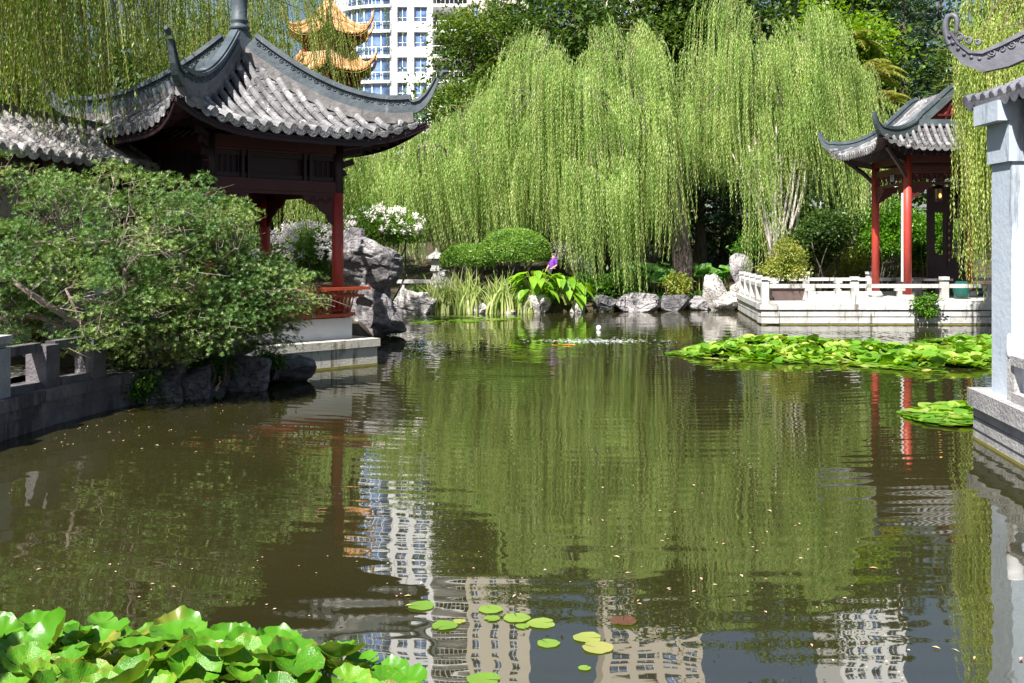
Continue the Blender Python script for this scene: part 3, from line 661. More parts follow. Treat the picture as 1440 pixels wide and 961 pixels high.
# ------------------------------------------------------------------ COVERED WALKWAY (left)
wk0 = V3(-7.95,12.6,0); wd = nrm(V3(.22,.975,0)); wo = V3(wd[1], -wd[0], 0)
walk = thing('covered_walkway', (-8.2,16.5,.5), 'grey tiled roof of covered walkway leading into the pavilion behind the big shrub', 'walkway')
wl = 7.9
def Sw(sign):
    def S(x, t): return wk0+wd*x+sign*wo*t*1.15-wo*1.15+np.array([0,0,3.66+.74*(1-t)**1.3])
    return S
mb, cb, sfb = MB(), MB(), MB()
for sg in (1,-1):
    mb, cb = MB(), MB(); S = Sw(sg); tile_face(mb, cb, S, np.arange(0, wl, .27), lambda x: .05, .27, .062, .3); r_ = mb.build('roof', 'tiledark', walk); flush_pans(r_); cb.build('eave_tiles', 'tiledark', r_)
    sfb.grid(np.array([[S(x, t)-[0,0,.08] for x in (0, wl)] for t in (0,.33,.66,1)]))
sfb.build('soffit', 'maroon', r_)
mb = MB(); rp = np.array([wk0-wo*1.15+wd*x+[0,0,4.4] for x in np.linspace(0, wl, 8)]); sweep_band(mb, rp, 0, .1, .14); sweep_band(mb, rp, .1, .13, .18); mb.build('ridge', 'ridgeland', walk)
mb = MB(); S = Sw(1); mb.tube([S(wl+.05, t)+[0,0,.08] for t in np.linspace(0, 1, 6)], .07, 8); mb.bar(S(wl+.12, 0)-[0,0,.02], S(wl+.12, 1)-[0,0,.02], .05, .2); mb.build('barge', 'stonegrey', walk)
mb = MB()
for x in (0.3, 3.6, 6.9):
    for sg in (.85,-.85): mb = MB(); mb.lathe(wk0+wd*x-wo*1.15+sg*wo+[0,0,.4], [(.08,0),(.08,3.3)], 12); mb.build('post', 'maroonlit', walk, smooth=True)
mb = MB(); mb.bar(wk0-wo*2.0+[0,0,1.9], wk0-wo*2.0+wd*wl+[0,0,1.9], .12, 3.2); mb.build('wall', 'plaster', walk)

# ------------------------------------------------------------------ RIGHT (FAR) PAVILION
PX, PY = 13.6, 32.85
rp_ = thing('terrace_pavilion', (PX, PY, .6), 'small hip-and-gable pavilion with bright red posts on the white stone terrace', 'pavilion')
hw, hl, zE2, H2 = 2.62, 2.35, 5.2, 1.9; gb = .47    # half width, half length
gy0, gy1 = PY-1.55, PY+1.75
def prof(t): return zE2+H2*(1-t)**1.45
def lift(e): return .42*e
def Sside(sg):
    def S(x, t):
        yy = PY+x; s = 0
        if t > gb:
            f = (t-gb)/(1-gb); half = 1.6+(hl-1.6)*f; s = min(1.05, abs(x)/half); e = s**5*f*f
            return V3(PX+sg*(hw*t+.2*e), yy+math.copysign(.15*e, x), prof(t)+lift(e))
        return V3(PX+sg*hw*t, yy, prof(t))
    return S
def Send(sg):
    def S(x, t):
        f = t; half = hw*(gb+(1-gb)*f); s = min(1.05, abs(x)/half); e = s**5*f*f
        return V3(PX+x+math.copysign(.2*e, x), PY+sg*(1.6+(hl-1.6)*f+.15*e), prof(gb+(1-gb)*f)+lift(e))
    return S
mb, cb, sfb = MB(), MB(), MB(); s2 = .22
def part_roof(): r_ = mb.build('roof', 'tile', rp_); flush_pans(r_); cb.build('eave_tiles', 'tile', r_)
for sg in (-1, 1):
    mb, cb = MB(), MB(); S = Sside(sg); xs = np.arange(-10, 11)*s2
    tile_face(mb, cb, S, xs, lambda x: .02 if abs(x) < 1.6 else gb+(1-gb)*(abs(x)-1.6)/(hl-1.6), s2, .06, .3)
    sfb.grid(np.array([[S(u*(hl if t > .99 else 1.6+(hl-1.6)*max(0, (t-gb)/(1-gb))), t)-[0,0,.09] for u in np.linspace(-1, 1, 13)] for t in (gb,.6,.75,.9,1.0)]))
    part_roof(); mb, cb = MB(), MB(); S = Send(sg); xs = np.arange(-11, 12)*s2
    tile_face(mb, cb, S, xs, lambda x: 0.02 if abs(x) < hw*gb else (abs(x)/hw-gb)/(1-gb), s2, .055, .3); part_roof()
    sfb.grid(np.array([[S(u*hw*(gb+(1-gb)*t), t)-[0,0,.09] for u in np.linspace(-1, 1, 13)] for t in (0,.3,.6,.85,1.0)]))
sfb.build('soffit', 'maroon', rp_)
for sy, gyy in ((-1, PY-1.55), (1, PY+1.55)):
    for sx in (-1, 1):
        pts = [V3(PX+sx*hw*t, gyy, prof(t)) for t in np.linspace(0.0, gb, 8)]
        if True:   # rounded ridge top
            pts[0] = V3(PX, gyy, prof(0)-.12); pts[1][2] -= .02
        S = Sside(sx); n0 = 7
        hp = []
        for f in np.linspace(.12, .93, n0): hp.append(S(sy*(1.6+(hl-1.6)*f), gb+(1-gb)*f))
        e_ = hp[-1]; dv = nrm(V3(sx*.9, sy*.75, 0))
        hn = [e_+dv*.10+[0,0,.04], e_+dv*.22+[0,0,.14], e_+dv*.32+[0,0,.28], e_+dv*.40+[0,0,.46], e_+dv*.45+[0,0,.62]]
        path = np.array(pts+hp+hn); k = np.concatenate([np.ones(len(pts)+n0), [.9,.7,.5,.35,.25]])
        mb = MB(); sweep_band(mb, path, -.05, .2, .16, k); sweep_band(mb, path, .2, .26, .22, k); sweep_band(mb, path, .26, .3, .14, k); mb.build('hip_ridge', 'ridge', rp_)
mb = MB(); rpth = np.array([V3(PX, y, prof(0)-.1) for y in np.linspace(PY-1.5, PY+1.5, 5)]); mb.tube(rpth, .14, 10); mb.build('ridge', 'ridge', rp_)
for sy in (-1, 1):
    mb = MB(); yy = PY+sy*1.5; tr = [V3(PX+hw*u, yy, prof(abs(u))-.05) for u in np.linspace(-gb, gb, 11)]; mb.prism(np.array(tr), (0, .06, 0)); g_ = mb.build('gable', 'pagred', rp_)
    mb = MB()
    for u in (-.5,-.2,.2,.5): mb.bar(V3(PX+u, yy+sy*.05, prof(gb)), V3(PX+u*.5, yy+sy*.05, prof(gb)+.75), .05, .05)
    mb.bar(V3(PX-.7, yy+sy*.06, prof(gb)+.3), V3(PX+.7, yy+sy*.06, prof(gb)+.3), .05, .06); mb.build('gable_trim', 'maroonlit', g_)
    mb = MB(); mb.bar(V3(PX-hw*gb-.1, yy+sy*.12, prof(gb)+.06), V3(PX+hw*gb+.1, yy+sy*.12, prof(gb)+.06), .1, .2); mb.build('gable_ridge', 'ridge', rp_)
cx_ = (PX-1.56, PX+1.56); cy_ = (PY-1.45, PY+1.3)
for x in cx_:
    for y in cy_:
        mb = MB(); mb.lathe((x,y,.78), [(.125,0),(.125,4.25)], 18); c_ = mb.build('post', 'red', rp_, smooth=True)
        mb = MB(); mb.lathe((x,y,.6), [(.2,0),(.24,.07),(.2,.16),(.15,.2)], 14); mb.build('post_base', 'stone', c_)
mb, fz, bk = MB(), MB(), MB()
cs = [V3(cx_[0],cy_[0],0), V3(cx_[1],cy_[0],0), V3(cx_[1],cy_[1],0), V3(cx_[0],cy_[1],0)]
for i in range(4):
    a, b = cs[i], cs[(i+1)%4]; D = nrm(b-a); o = V3(D[1],-D[0],0); L_ = np.linalg.norm(b-a)
    for z in (4.95, 4.62): mb.bar(a+[0,0,z], b+[0,0,z], .14, .2)
    mb.bar(a+[0,0,4.2], b+[0,0,4.2], .07, .08)
    n_ = 7
    for k_ in range(1, n_): q = a+D*L_*k_/n_; fz.bar(q+[0,0,4.2], q+[0,0,4.55], .04, .04, up=o)
    for k_ in range(n_):
        q = a+D*L_*(k_+.5)/n_; fz.tube(np.array([q+D*math.cos(z)*.09+np.array([0,0,4.4+math.sin(z)*.09]) for z in np.linspace(0, 2*PI, 10)]), .018, 4)
    for e0, sg in ((a,1),(b,-1)):   # scalloped hanging trim
        pts = [e0+sg*D*.12+[0,0,4.16]]+[e0+sg*D*(.12+.6*u)+[0,0,4.16] for u in (.5,1)]+[e0+sg*D*(.12+.6*u)+[0,0,4.1-.42*(1-u)+.03*math.sin(u*19)] for u in np.linspace(1,0,9)]
        bk = MB(); bk.prism(np.array(pts)-o*.02, o*.04); bk.build('bracket', 'maroonlit', rp_)
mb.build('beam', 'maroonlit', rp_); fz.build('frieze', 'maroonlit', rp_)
for x, sx in zip(cx_, (-1,1)):
    for y, sy in zip(cy_, (-1,1)):
        mb = MB(); dv = nrm(V3(sx*1.0, sy*.8, 0)); mb.tube([V3(x,y,4.3), V3(x,y,4.7)+dv*.4, V3(x,y,5.25)+dv*1.15], [.06,.08,.06], 6); mb.bar(V3(x,y,4.9), V3(x,y,5.1)+dv*.9, .1, .2); mb.build('corner_bracket', 'maroon', rp_)
# crest panel hanging between the left posts: pale shield with a three pronged mark
cp = V3(cx_[0]-.02, PY-.3, 4.42)
mb = MB(); mb.tube(np.array([cp+[0,math.cos(a)*.17,math.sin(a)*.22] for a in np.linspace(0,2*PI,17)]), .03, 6); mb.prism(np.array([cp+[0,math.cos(a)*.16,math.sin(a)*.21] for a in np.linspace(0,2*PI,16,endpoint=False)]), (.03,0,0)); e_ = mb.build('crest_panel', 'maroon', rp_)
mb = MB()
for dy, h0 in ((-.09,.1),(0,.15),(.09,.1)): mb.bar(cp+[-.02,dy,-.08], cp+[-.02,dy*1.15,h0], .028, .028)
mb.bar(cp+[-.02,-.09,-.08], cp+[-.02,.09,-.08], .03, .03); mb.bar(cp+[-.02,0,-.16], cp+[-.02,0,-.08], .03, .03); mb.build('emblem', 'whitecloth', e_)
# couplet board on the front left post
mb = MB(); mb.box((cx_[0]-.15,cy_[0]+.02,2.55), (.03,.10,2.7)); mb.build('couplet_board', 'whitecloth', rp_)
# rear screen wall with window openings
mb = MB(); yb = cy_[1]+.02
for x0, x1, z0, z1 in ((13.75,14.0,.7,4.2),(14.0,14.28,.7,2.0),(14.0,14.28,3.4,4.2),(14.28,14.62,.7,4.2),(14.62,14.9,.7,1.9),(14.62,14.9,3.2,4.2),(14.9,15.1,.7,4.2)): mb.box(((x0+x1)/2,yb,(z0+z1)/2), (x1-x0-.002,.08,z1-z0-.002))
mb.build('screen_wall', 'maroon', rp_)
mb = MB(); mb.box((14.45,yb-.06,2.4), (.07,.02,1.7)); sp_ = mb.build('hanging_scroll', 'maroon', rp_)
mb = MB()
for k_ in range(6):
    z = 3.05-k_*.24; mb.bar((14.425,yb-.08,z), (14.475,yb-.08,z), .012, .02); mb.bar((14.45,yb-.08,z-.06), (14.45,yb-.08,z+.06), .012, .02); mb.bar((14.43,yb-.08,z-.06), (14.47,yb-.08,z-.03), .012, .015)
mb.build('characters', 'gold', sp_)
# lantern hanging inside
lt = thing('hanging_lantern', (13.55,PY-.1,3.65), 'small hexagonal lantern with warm glass hanging under the terrace pavilion roof', 'lantern')
mb = MB(); mb.lathe((13.55,PY-.1,3.7), [(.13,0),(.15,.04),(.15,.06)], 6); mb.lathe((13.55,PY-.1,4.1), [(.2,0),(.12,.08),(.03,.16)], 6); mb.tube([(13.55,PY-.1,4.2),(13.55,PY-.1,5.0)], .012, 4)
for k_ in range(6): a = k_*PI/3; mb.bar((13.55+.145*math.cos(a),PY-.1+.145*math.sin(a),3.75), (13.55+.145*math.cos(a),PY-.1+.145*math.sin(a),4.1), .02, .02, up=(1,0,0))
mb.build('frame', 'maroon', lt)
m, nt, out = node_mat('lantern_glow'); e = N(nt, 'ShaderNodeEmission'); e.inputs[0].default_value = (1,.55,.15,1); e.inputs[1].default_value = 1.2; nt.links.new(e.outputs[0], out.inputs[0]); M['glow'] = m
m, nt, out = node_mat('lantern_glass'); p = N(nt, 'ShaderNodeBsdfPrincipled'); p.inputs['Base Color'].default_value = (.35,.27,.14,1); p.inputs['Roughness'].default_value = .3; nt.links.new(p.outputs[0], out.inputs[0]); M['lglass'] = m
mb = MB(); mb.lathe((13.55,PY-.1,3.76), [(.12,0),(.12,.34)], 6); mb.build('glass_panes', 'lglass', lt)
mb = MB(); mb.lathe((13.55,PY-.225,3.86), [(.01,-.05),(.045,0),(.03,.06),(.01,.09)], 8); mb.build('bulb', 'glow', lt)

# ------------------------------------------------------------------ WHITE STONE TERRACE
tc_ = [V3(7.23,29.8,0), V3(22,29.8,0), V3(22,37.2,0), V3(8.05,36.6,0)]
ter = thing('stone_terrace', (12,33,0), 'white granite terrace of stacked block courses rising from the pond under the red pavilion', 'terrace')
def outset(r): c = np.mean(tc_, 0); return np.array([p+np.sign(p-c)*[r,r,0] for p in tc_])
mb = MB(); mb.prism(outset(.0)+[0,0,-.5], (0,0,.53)); mb.build('footing', 'stonegrey', ter)
mb = MB(); mb.prism(outset(.012)+[0,0,-.1], (0,0,.13)); mb.build('water_line', 'algae', ter)
for z0, z1, r0 in ((.045,.215,.03),(.245,.41,.035),(.44,.6,.08)):
    mb = MB(); O = outset(r0)
    for i in (0, 3):
        a, b = (O[0], O[1]) if i == 0 else (O[3], O[0]); L_ = np.linalg.norm(b-a); D = nrm(b-a); o = V3(-D[1], D[0], 0)*.25; s = -RNG.random()*.8
        while s < L_:
            e2 = min(L_, s+1.1+RNG.random()*.9); s_ = max(0, s); 
            mb.bar(a+D*(s_+.004)+o+[0,0,(z0+z1)/2], a+D*(e2-.004)+o+[0,0,(z0+z1)/2], .5, z1-z0); s = e2
    mb.build('block_course', 'stone', ter)
mb = MB(); mb.prism(outset(-.2)+[0,0,.02], (0,0,.39)); mb.build('core', 'stonedark', ter)
mb = MB(); mb.prism(outset(-.35)+[0,0,.42], (0,0,.176)); mb.build('floor', 'paving', ter)
# balustrade
bal = thing('stone_balustrade', (8,33,.6), 'white stone balustrade with capped posts along the terrace edge', 'balustrade')
def baluster_run(a, b, n, z, par, mat='stone', ph=.66, pw=.2, railz=.52, cap=True, vase=True, skip0=False, midrail=False):
    a = np.asarray(a, float); b = np.asarray(b, float); D = nrm(b-a); L_ = np.linalg.norm(b-a)
    for k_ in range(n+1):
        q = a+D*L_*k_/n; mb = MB(); mb.box(q+[0,0,z+ph*.5-.02], (pw,pw,ph), math.atan2(D[1], D[0]))
        if cap: mb.box(q+[0,0,z+ph+.02], (pw*.75,pw*.75,.05), math.atan2(D[1], D[0])); mb.box(q+[0,0,z+ph+.085], (pw*1.12,pw*1.12,.09), math.atan2(D[1], D[0]))
        if k_ or not skip0: mb.build('post', mat, par)
        if k_ < n:
            q2 = a+D*L_*(k_+1)/n; mb = MB(); mb.bar(q+D*pw*.5+[0,0,z+railz], q2-D*pw*.5+[0,0,z+railz], .14, .11); mb.build('rail', mat, par); mb = MB(); mb.bar(q+D*pw*.5+[0,0,z+.04], q2-D*pw*.5+[0,0,z+.04], .15, .1)
            if midrail: mb.bar(q+D*pw*.5+[0,0,z+railz*.7], q2-D*pw*.5+[0,0,z+railz*.7], .08, .05)
            mb.build('rail', mat, par)
            if vase:
                mb = MB(); c = (q+q2)/2+[0,0,z+.09]; hh = railz-.145
                mb.box(c+[0,0,hh*.5], (.13,.13,hh), math.atan2(D[1], D[0])); mb.box(c+[0,0,hh*.88], (.3,.14,hh*.2), math.atan2(D[1], D[0])); mb.box(c+[0,0,hh*.1], (.22,.145,hh*.18), math.atan2(D[1], D[0])); mb.build('baluster', mat, par)
O = outset(-.1)
baluster_run(O[0], O[0]+V3(13.0,0,0), 5, .6, bal); baluster_run(O[3], O[0], 4, .6, bal, vase=False); bal.children[-1]
baluster_run(O[3], O[3]+V3(13.5,0,0), 6, .6, bal, skip0=True)
# potted tree in front corner
at_ = V3(8.15,30.7,.6)
po = thing('stone_planter', at_, 'long brown glazed rectangular planter standing on the terrace corner behind the balustrade', 'planter')
mb = MB(); a = at_+[0,0,.06]
for (zz, w_, d_) in (): pass
prof_ = [(.42,.24,0),(.5,.3,.36),(.54,.34,.36),(.54,.34,.42)]
V = []; 
for (wx, wy, z) in prof_: V += [a+[-wx,-wy,z], a+[wx,-wy,z], a+[wx,wy,z], a+[-wx,wy,z]]
F = [(3,2,1,0),(12,13,14,15)]+[(4*i+j, 4*i+(j+1)%4, 4*i+4+(j+1)%4, 4*i+4+j) for i in range(3) for j in range(4)]
mb.add(V, F)
for sx in (-.36,.36):
    for sy in (-.18,.18): mb.box(a+[sx,sy,-.03], (.12,.1,.06))
mb.build('pot', 'planter', po); mb = MB(); mb.box(a+[0,0,.425], (.98,.58,.03)); mb.build('soil', 'soil', po)
tb = at_+[0,0,.5]
bt = tree('potted_tree', tb, 1.3, [((8.2,30.7,1.95),(.5,.45,.35)),((7.85,30.6,1.6),(.4,.35,.28)),((8.5,30.8,1.65),(.38,.35,.28)),((8.15,30.7,2.3),(.3,.3,.25)),((8.2,30.5,1.5),(.5,.3,.2))], 5200, .085, .04, 'bonsai', 'compact yellow green tree growing in the brown planter', 'potted tree', r=.06, sig=.08, per=16, trunk_top=V3(8.15,30.7,1.9), shell=.4)
# little shrub growing from the terrace wall
sw = thing('wall_shrub', at(1302,440,29.5), 'small leafy green shrub sprouting from the terrace block wall', 'shrub')
mb = MB(); b0 = at(1302,446,29.72)
for k_ in range(7): limb(mb, b0, at(1290+RNG.random()*26, 418+RNG.random()*24, 29.45), .012, .005, .1, 5)
mb.build('stems', 'twig', sw); leafobj('leaves', *crown([(at(1302,430,29.5),(.3,.16,.26)),(at(1292,424,29.5),(.14,.1,.12)),(at(1309,422,29.5),(.14,.1,.14))], 900, .1, .05, .06, 12), 'hedge', sw)
# ceramic garden stool
mb = MB(); mb.lathe(V3(at(1352,400,33)[0],33,.6), [(.17,0),(.24,.12),(.27,.28),(.24,.44),(.17,.56)], 18); st = mb.build('garden_stool', 'ceramic', smooth=True); tag(st, 'green glazed ceramic drum stool behind the terrace balustrade', 'stool')
mb = MB(); tx = at(1330,400,33.6)[0]; mb.box((tx,33.6,1.2), (1.5,.8,.06)); q = mb.build('tabletop', 'dark', None)
bpy.data.objects.remove(q)
tbk = thing('stone_table', (tx-.6,33.5,.6), 'dark stone table in the shade of the terrace pavilion', 'table')
mb = MB(); mb.box((tx-.6,33.5,1.2), (1.3,.7,.07)); mb.build('tabletop', 'stonedark', tbk)
for s_ in (-.4,.4): mb = MB(); mb.box((tx-.6+s_,33.5,.88), (.16,.5,.57)); mb.build('leg', 'stonedark', tbk)

# ------------------------------------------------------------------ NEAR RIGHT HALL
hall = thing('waterside_hall', (7.2,9.4,0), 'pale blue rendered hall corner with grey scroll-tipped roof at right edge', 'building')
def Eh(x, y, z): return V3(x, y, z)
ec = V3(5.30,12.05,0)
def Sh1(x, t):  # eave facing -X; x runs back from corner toward the camera
    f = max(0, 1-x/1.2)**3*t*t
    return V3(ec[0]+1.7*(1-t)-.04*f, ec[1]-x, 3.86+.95*(1-t)**1.2+.05*f)
def Sh2(x, t):  # eave facing +Y
    f = max(0, 1-x/1.2)**3*t*t
    return V3(ec[0]+x, ec[1]-1.7*(1-t)+.04*f, 3.86+.95*(1-t)**1.2+.05*f)
mb, cb, sfb = MB(), MB(), MB()
for S in (Sh1, Sh2):
    tile_face(mb, cb, S, np.arange(.1, 6.0, .2), lambda x: max(.0, 1-x/1.7), .2, .05, .24)
    sfb.grid(np.array([[S(max(x, 1.7*(1-t)), t)-[0,0,.08] for x in np.linspace(0, 6, 13)] for t in (0,.3,.6,.8,1.0)]))
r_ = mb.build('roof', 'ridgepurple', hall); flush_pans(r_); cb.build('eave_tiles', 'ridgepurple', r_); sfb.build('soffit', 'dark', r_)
hp = [V3(7.0,10.35,5.15), V3(6.6,10.75,4.93), V3(6.2,11.15,4.72), V3(5.85,11.5,4.54), V3(5.62,11.73,4.42), V3(5.45,11.9,4.37), V3(5.32,12.03,4.43), V3(5.22,12.13,4.58), V3(5.16,12.19,4.74)]
path = np.array(hp); k = np.array([1,1,1,1,.95,.8,.55,.4,.34])
mb = MB(); sweep_band(mb, path, -.17, -.02, .10, k); sweep_band(mb, path, -.03, .09, .09, k); sweep_band(mb, path, .09, .12, .15, k); sweep_band(mb, path, .12, .145, .11, k)
h_ = mb.build('hip_ridge', 'ridgepurple', hall)
mb = MB(); scroll_relief(mb, path[:6], .05, .09, .11, r=.01); 
tip = path[-1]; dd = nrm(V3(-.7,.7,0)); c0 = tip+dd*(-.045)+[0,0,.13]; th_ = np.linspace(-.35*PI, 1.45*PI, 22)
loop = np.array([tip+dd*(-.0)+[0,0,0]] )
# the loop finial: rises, turns over and comes back down
lp = np.array([tip+dd*a+np.array([0,0,b]) for a, b in ((-.02,-.14),(.015,-.04),(.035,.06),(.03,.14),(.0,.195),(-.05,.21),(-.09,.175),(-.10,.11),(-.095,.05),(-.09,-.01))])
def smooth_path(P, n=4):
    P = np.asarray(P); out = []
    for i in range(len(P)-1):
        p0 = P[max(0, i-1)]; p1 = P[i]; p2 = P[i+1]; p3 = P[min(len(P)-1, i+2)]
        for t in np.arange(n)/n: out.append(.5*((2*p1)+(-p0+p2)*t+(2*p0-5*p1+4*p2-p3)*t*t+(-p0+3*p1-3*p2+p3)*t**3))
    out.append(P[-1]); return np.array(out)
lp = smooth_path(lp, 4); mb.tube(lp, np.linspace(.042, .024, len(lp)), 10)
for j, (u, r0) in enumerate(((1.3,.036),(2.0,.034),(2.6,.026))):   # curls riding on the ridge
    i0 = len(path)-1-u; q = np.array([np.interp(i0, range(len(path)), path[:, a]) for a in range(3)])+[0,0,.1+.05*(j>0)]
    sp2 = np.array([q+(-dd*math.cos(a)+np.array([0,0,1])*math.sin(a))*(r0*(1.2-.75*a/(2.6*PI)))+[0,0,.05] for a in np.linspace(-.5*PI, 2.1*PI, 16)]); mb.tube(sp2, .014, 6)
for j in range(7): q = np.array([np.interp(len(path)-1-.3-j*.5, range(len(path)), path[:, a]) for a in range(3)]); mb.tube([q+[0,0,.01]-V3(.7,.7,0)*.05, q+[0,0,.01]+V3(.7,.7,0)*.05], .022, 8)
mb.build('ridge_scroll', 'ridgepurple', h_, smooth=True)
mb = MB(); mb.box((5.70,11.42,2.2), (.56,.46,3.24)); w1 = mb.build('corner_pier', 'bluewall', hall)
mb = MB(); mb.box((5.69,11.42,3.46), (.62,.52,.62)); mb.box((5.62,11.44,3.70), (.74,.58,.22)); mb.build('pier_capital', 'bluewall', w1)
mb = MB(); mb.box((5.98,8.3,2.2), (.5,5.7,3.24)); mb.box((8.2,11.45,2.2), (4.4,.4,3.24)); mb.build('wall', 'bluewall', hall)
mb = MB(); mb.bar((5.66,11.1,3.5), (5.66,6,3.5), .08, .5); 
for k_ in range(12): mb.bar((5.66,11.0-k_*.3,2.9), (5.66,11.0-k_*.3,3.6), .04, .04, up=(1,0,0))
mb.bar((5.66,11.1,2.95), (5.66,6,2.95), .06, .06); mb.bar((5.66,11.1,3.2), (5.66,6,3.2), .05, .04); mb.build('lattice_frieze', 'maroon', hall)
pq = [V3(5.36,11.98,0), V3(5.07,9.9,0), V3(4.9,7.6,0), V3(10,7.6,0), V3(10,11.98,0)]
mb = MB(); mb.prism(np.array(pq)+[0,0,-.6], (0,0,.98)); pl = mb.build('plinth', 'stonegrey', hall)
mb = MB(); mb.prism((np.array(pq)-[.006,-.006,0])+[0,0,-.1], (0,0,.13)); mb.build('water_line', 'algae', pl)
mb = MB()
for i in range(2):
    a, b = pq[i], pq[i+1]; D = nrm(b-a); o = V3(-D[1],D[0],0)
    for z in (.13,.26): mb.bar(a+[0,0,z], b+[0,0,z], .02, .008)
mb.build('mortar_joints', 'stonedark', pl)
mb = MB(); mb.prism((np.array(pq)+[[-.05,.05,0],[-.05,0,0],[-.05,0,0],[0,0,0],[0,.05,0]])+[0,0,.385], (0,0,.2)); mb.build('coping', 'stonegrey', hall)
hb = thing('hall_balustrade', (5.3,10.3,.585), 'grey stone balustrade with block post beside the pale blue pier', 'balustrade')
mb = MB(); mb.box((5.33,10.93,.585+.22), (.09,.16,.44)); mb.build('post', 'stonegrey', hb)
mb = MB(); mb.lathe((5.36,10.97,.585+.44), [(.075,0),(.095,.04),(.095,.12),(.085,.24),(.07,.27)], 14); mb.build('post_cap', 'whitecloth', hb, smooth=True)
mb = MB(); mb.bar((5.32,10.86,.585+.44), (5.0,8.2,.585+.44), .14, .1); mb.bar((5.32,10.86,.585+.05), (5.0,8.2,.585+.05), .12, .1); mb.build('rail', 'stonegrey', hb)
for k_ in range(3): mb = MB(); q = V3(5.32,10.86,0)+(V3(5.0,8.2,0)-V3(5.32,10.86,0))*(k_*.33+.2); mb.box(q+[0,0,.585+.22], (.1,.2,.42), .1); mb.build('baluster', 'stonegrey', hb)

# ------------------------------------------------------------------ NEAR LEFT EMBANKMENT AND BALUSTRADE
emb = thing('embankment_wall', (-6.3,11,0), 'dark stained stone embankment wall under the balustrade at left', 'wall')
E = [V3(-5.98,5,0), V3(-5.86,11.6,0), V3(-5.72,12.9,0), V3(-5.5,14.0,0), V3(-5.1,15.3,0)]
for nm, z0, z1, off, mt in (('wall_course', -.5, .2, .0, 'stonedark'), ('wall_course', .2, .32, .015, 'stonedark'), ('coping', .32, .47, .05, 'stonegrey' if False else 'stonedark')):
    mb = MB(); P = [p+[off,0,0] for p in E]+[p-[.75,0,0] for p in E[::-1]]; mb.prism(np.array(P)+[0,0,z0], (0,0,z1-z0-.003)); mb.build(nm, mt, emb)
nb = thing('path_balustrade', (-6.2,11,.47), 'weathered grey stone balustrade with square openings along the left path', 'balustrade')
baluster_run((-6.12,7.6,0), (-6.02,11.95,0), 4, .46, nb, 'stonegrey', ph=.6, pw=.28, railz=.54, cap=True, vase=False)
baluster_run((-6.02,11.95,0), (-5.87,12.9,0), 1, .46, nb, 'stonedark', ph=.56, pw=.28, railz=.52, cap=False, vase=False, skip0=True)
baluster_run((-5.87,12.9,0), (-5.66,13.85,0), 1, .46, nb, 'stonedark', ph=.56, pw=.28, railz=.52, cap=False, vase=False, skip0=True)
mb = MB(); pth = [V3(-6.75,4,.485), V3(-6.75,12,.485), V3(-6.6,14.5,.485), V3(-9,15.5,.485), V3(-10,4,.485)]; mb.add(np.array(pth), [tuple(range(5))[::-1]]); tag(mb.build('path', 'paving', origin=(0,0,0)), 'pale paved path behind the left balustrade', 'path', kind='structure')
# lookout deck where the photographer stands (behind the frame)
lk = thing('lookout_terrace', (0,1,0), 'grey stone lookout with parapet below the viewpoint', 'terrace')
mb = MB(); mb.box((0,-.2,0), (12,6.4,1.1)); mb.build('deck', 'stonegrey', lk)

shade_lantern = thing('stone_lantern', (-4.0,2.9,.55), 'added tall grey stone lantern on the lookout, outside the view, put there to shade the nearest lily leaves', 'stone lantern')  # added unseen blocker that throws shade on the lily corner
for nm, pr, n_ in (('pedestal', [(.45,0),(.45,.2),(.2,.3),(.18,1.5)], 12), ('light_box', [(.4,1.5),(.42,1.6),(.32,1.62),(.32,2.1)], 6), ('cap', [(.75,2.1),(.72,2.2),(.3,2.45),(.15,2.55),(.02,2.85)], 6)): mb = MB(); mb.lathe((-4.0,2.9,.55), pr, n_); mb.build(nm, 'stonegrey', shade_lantern)

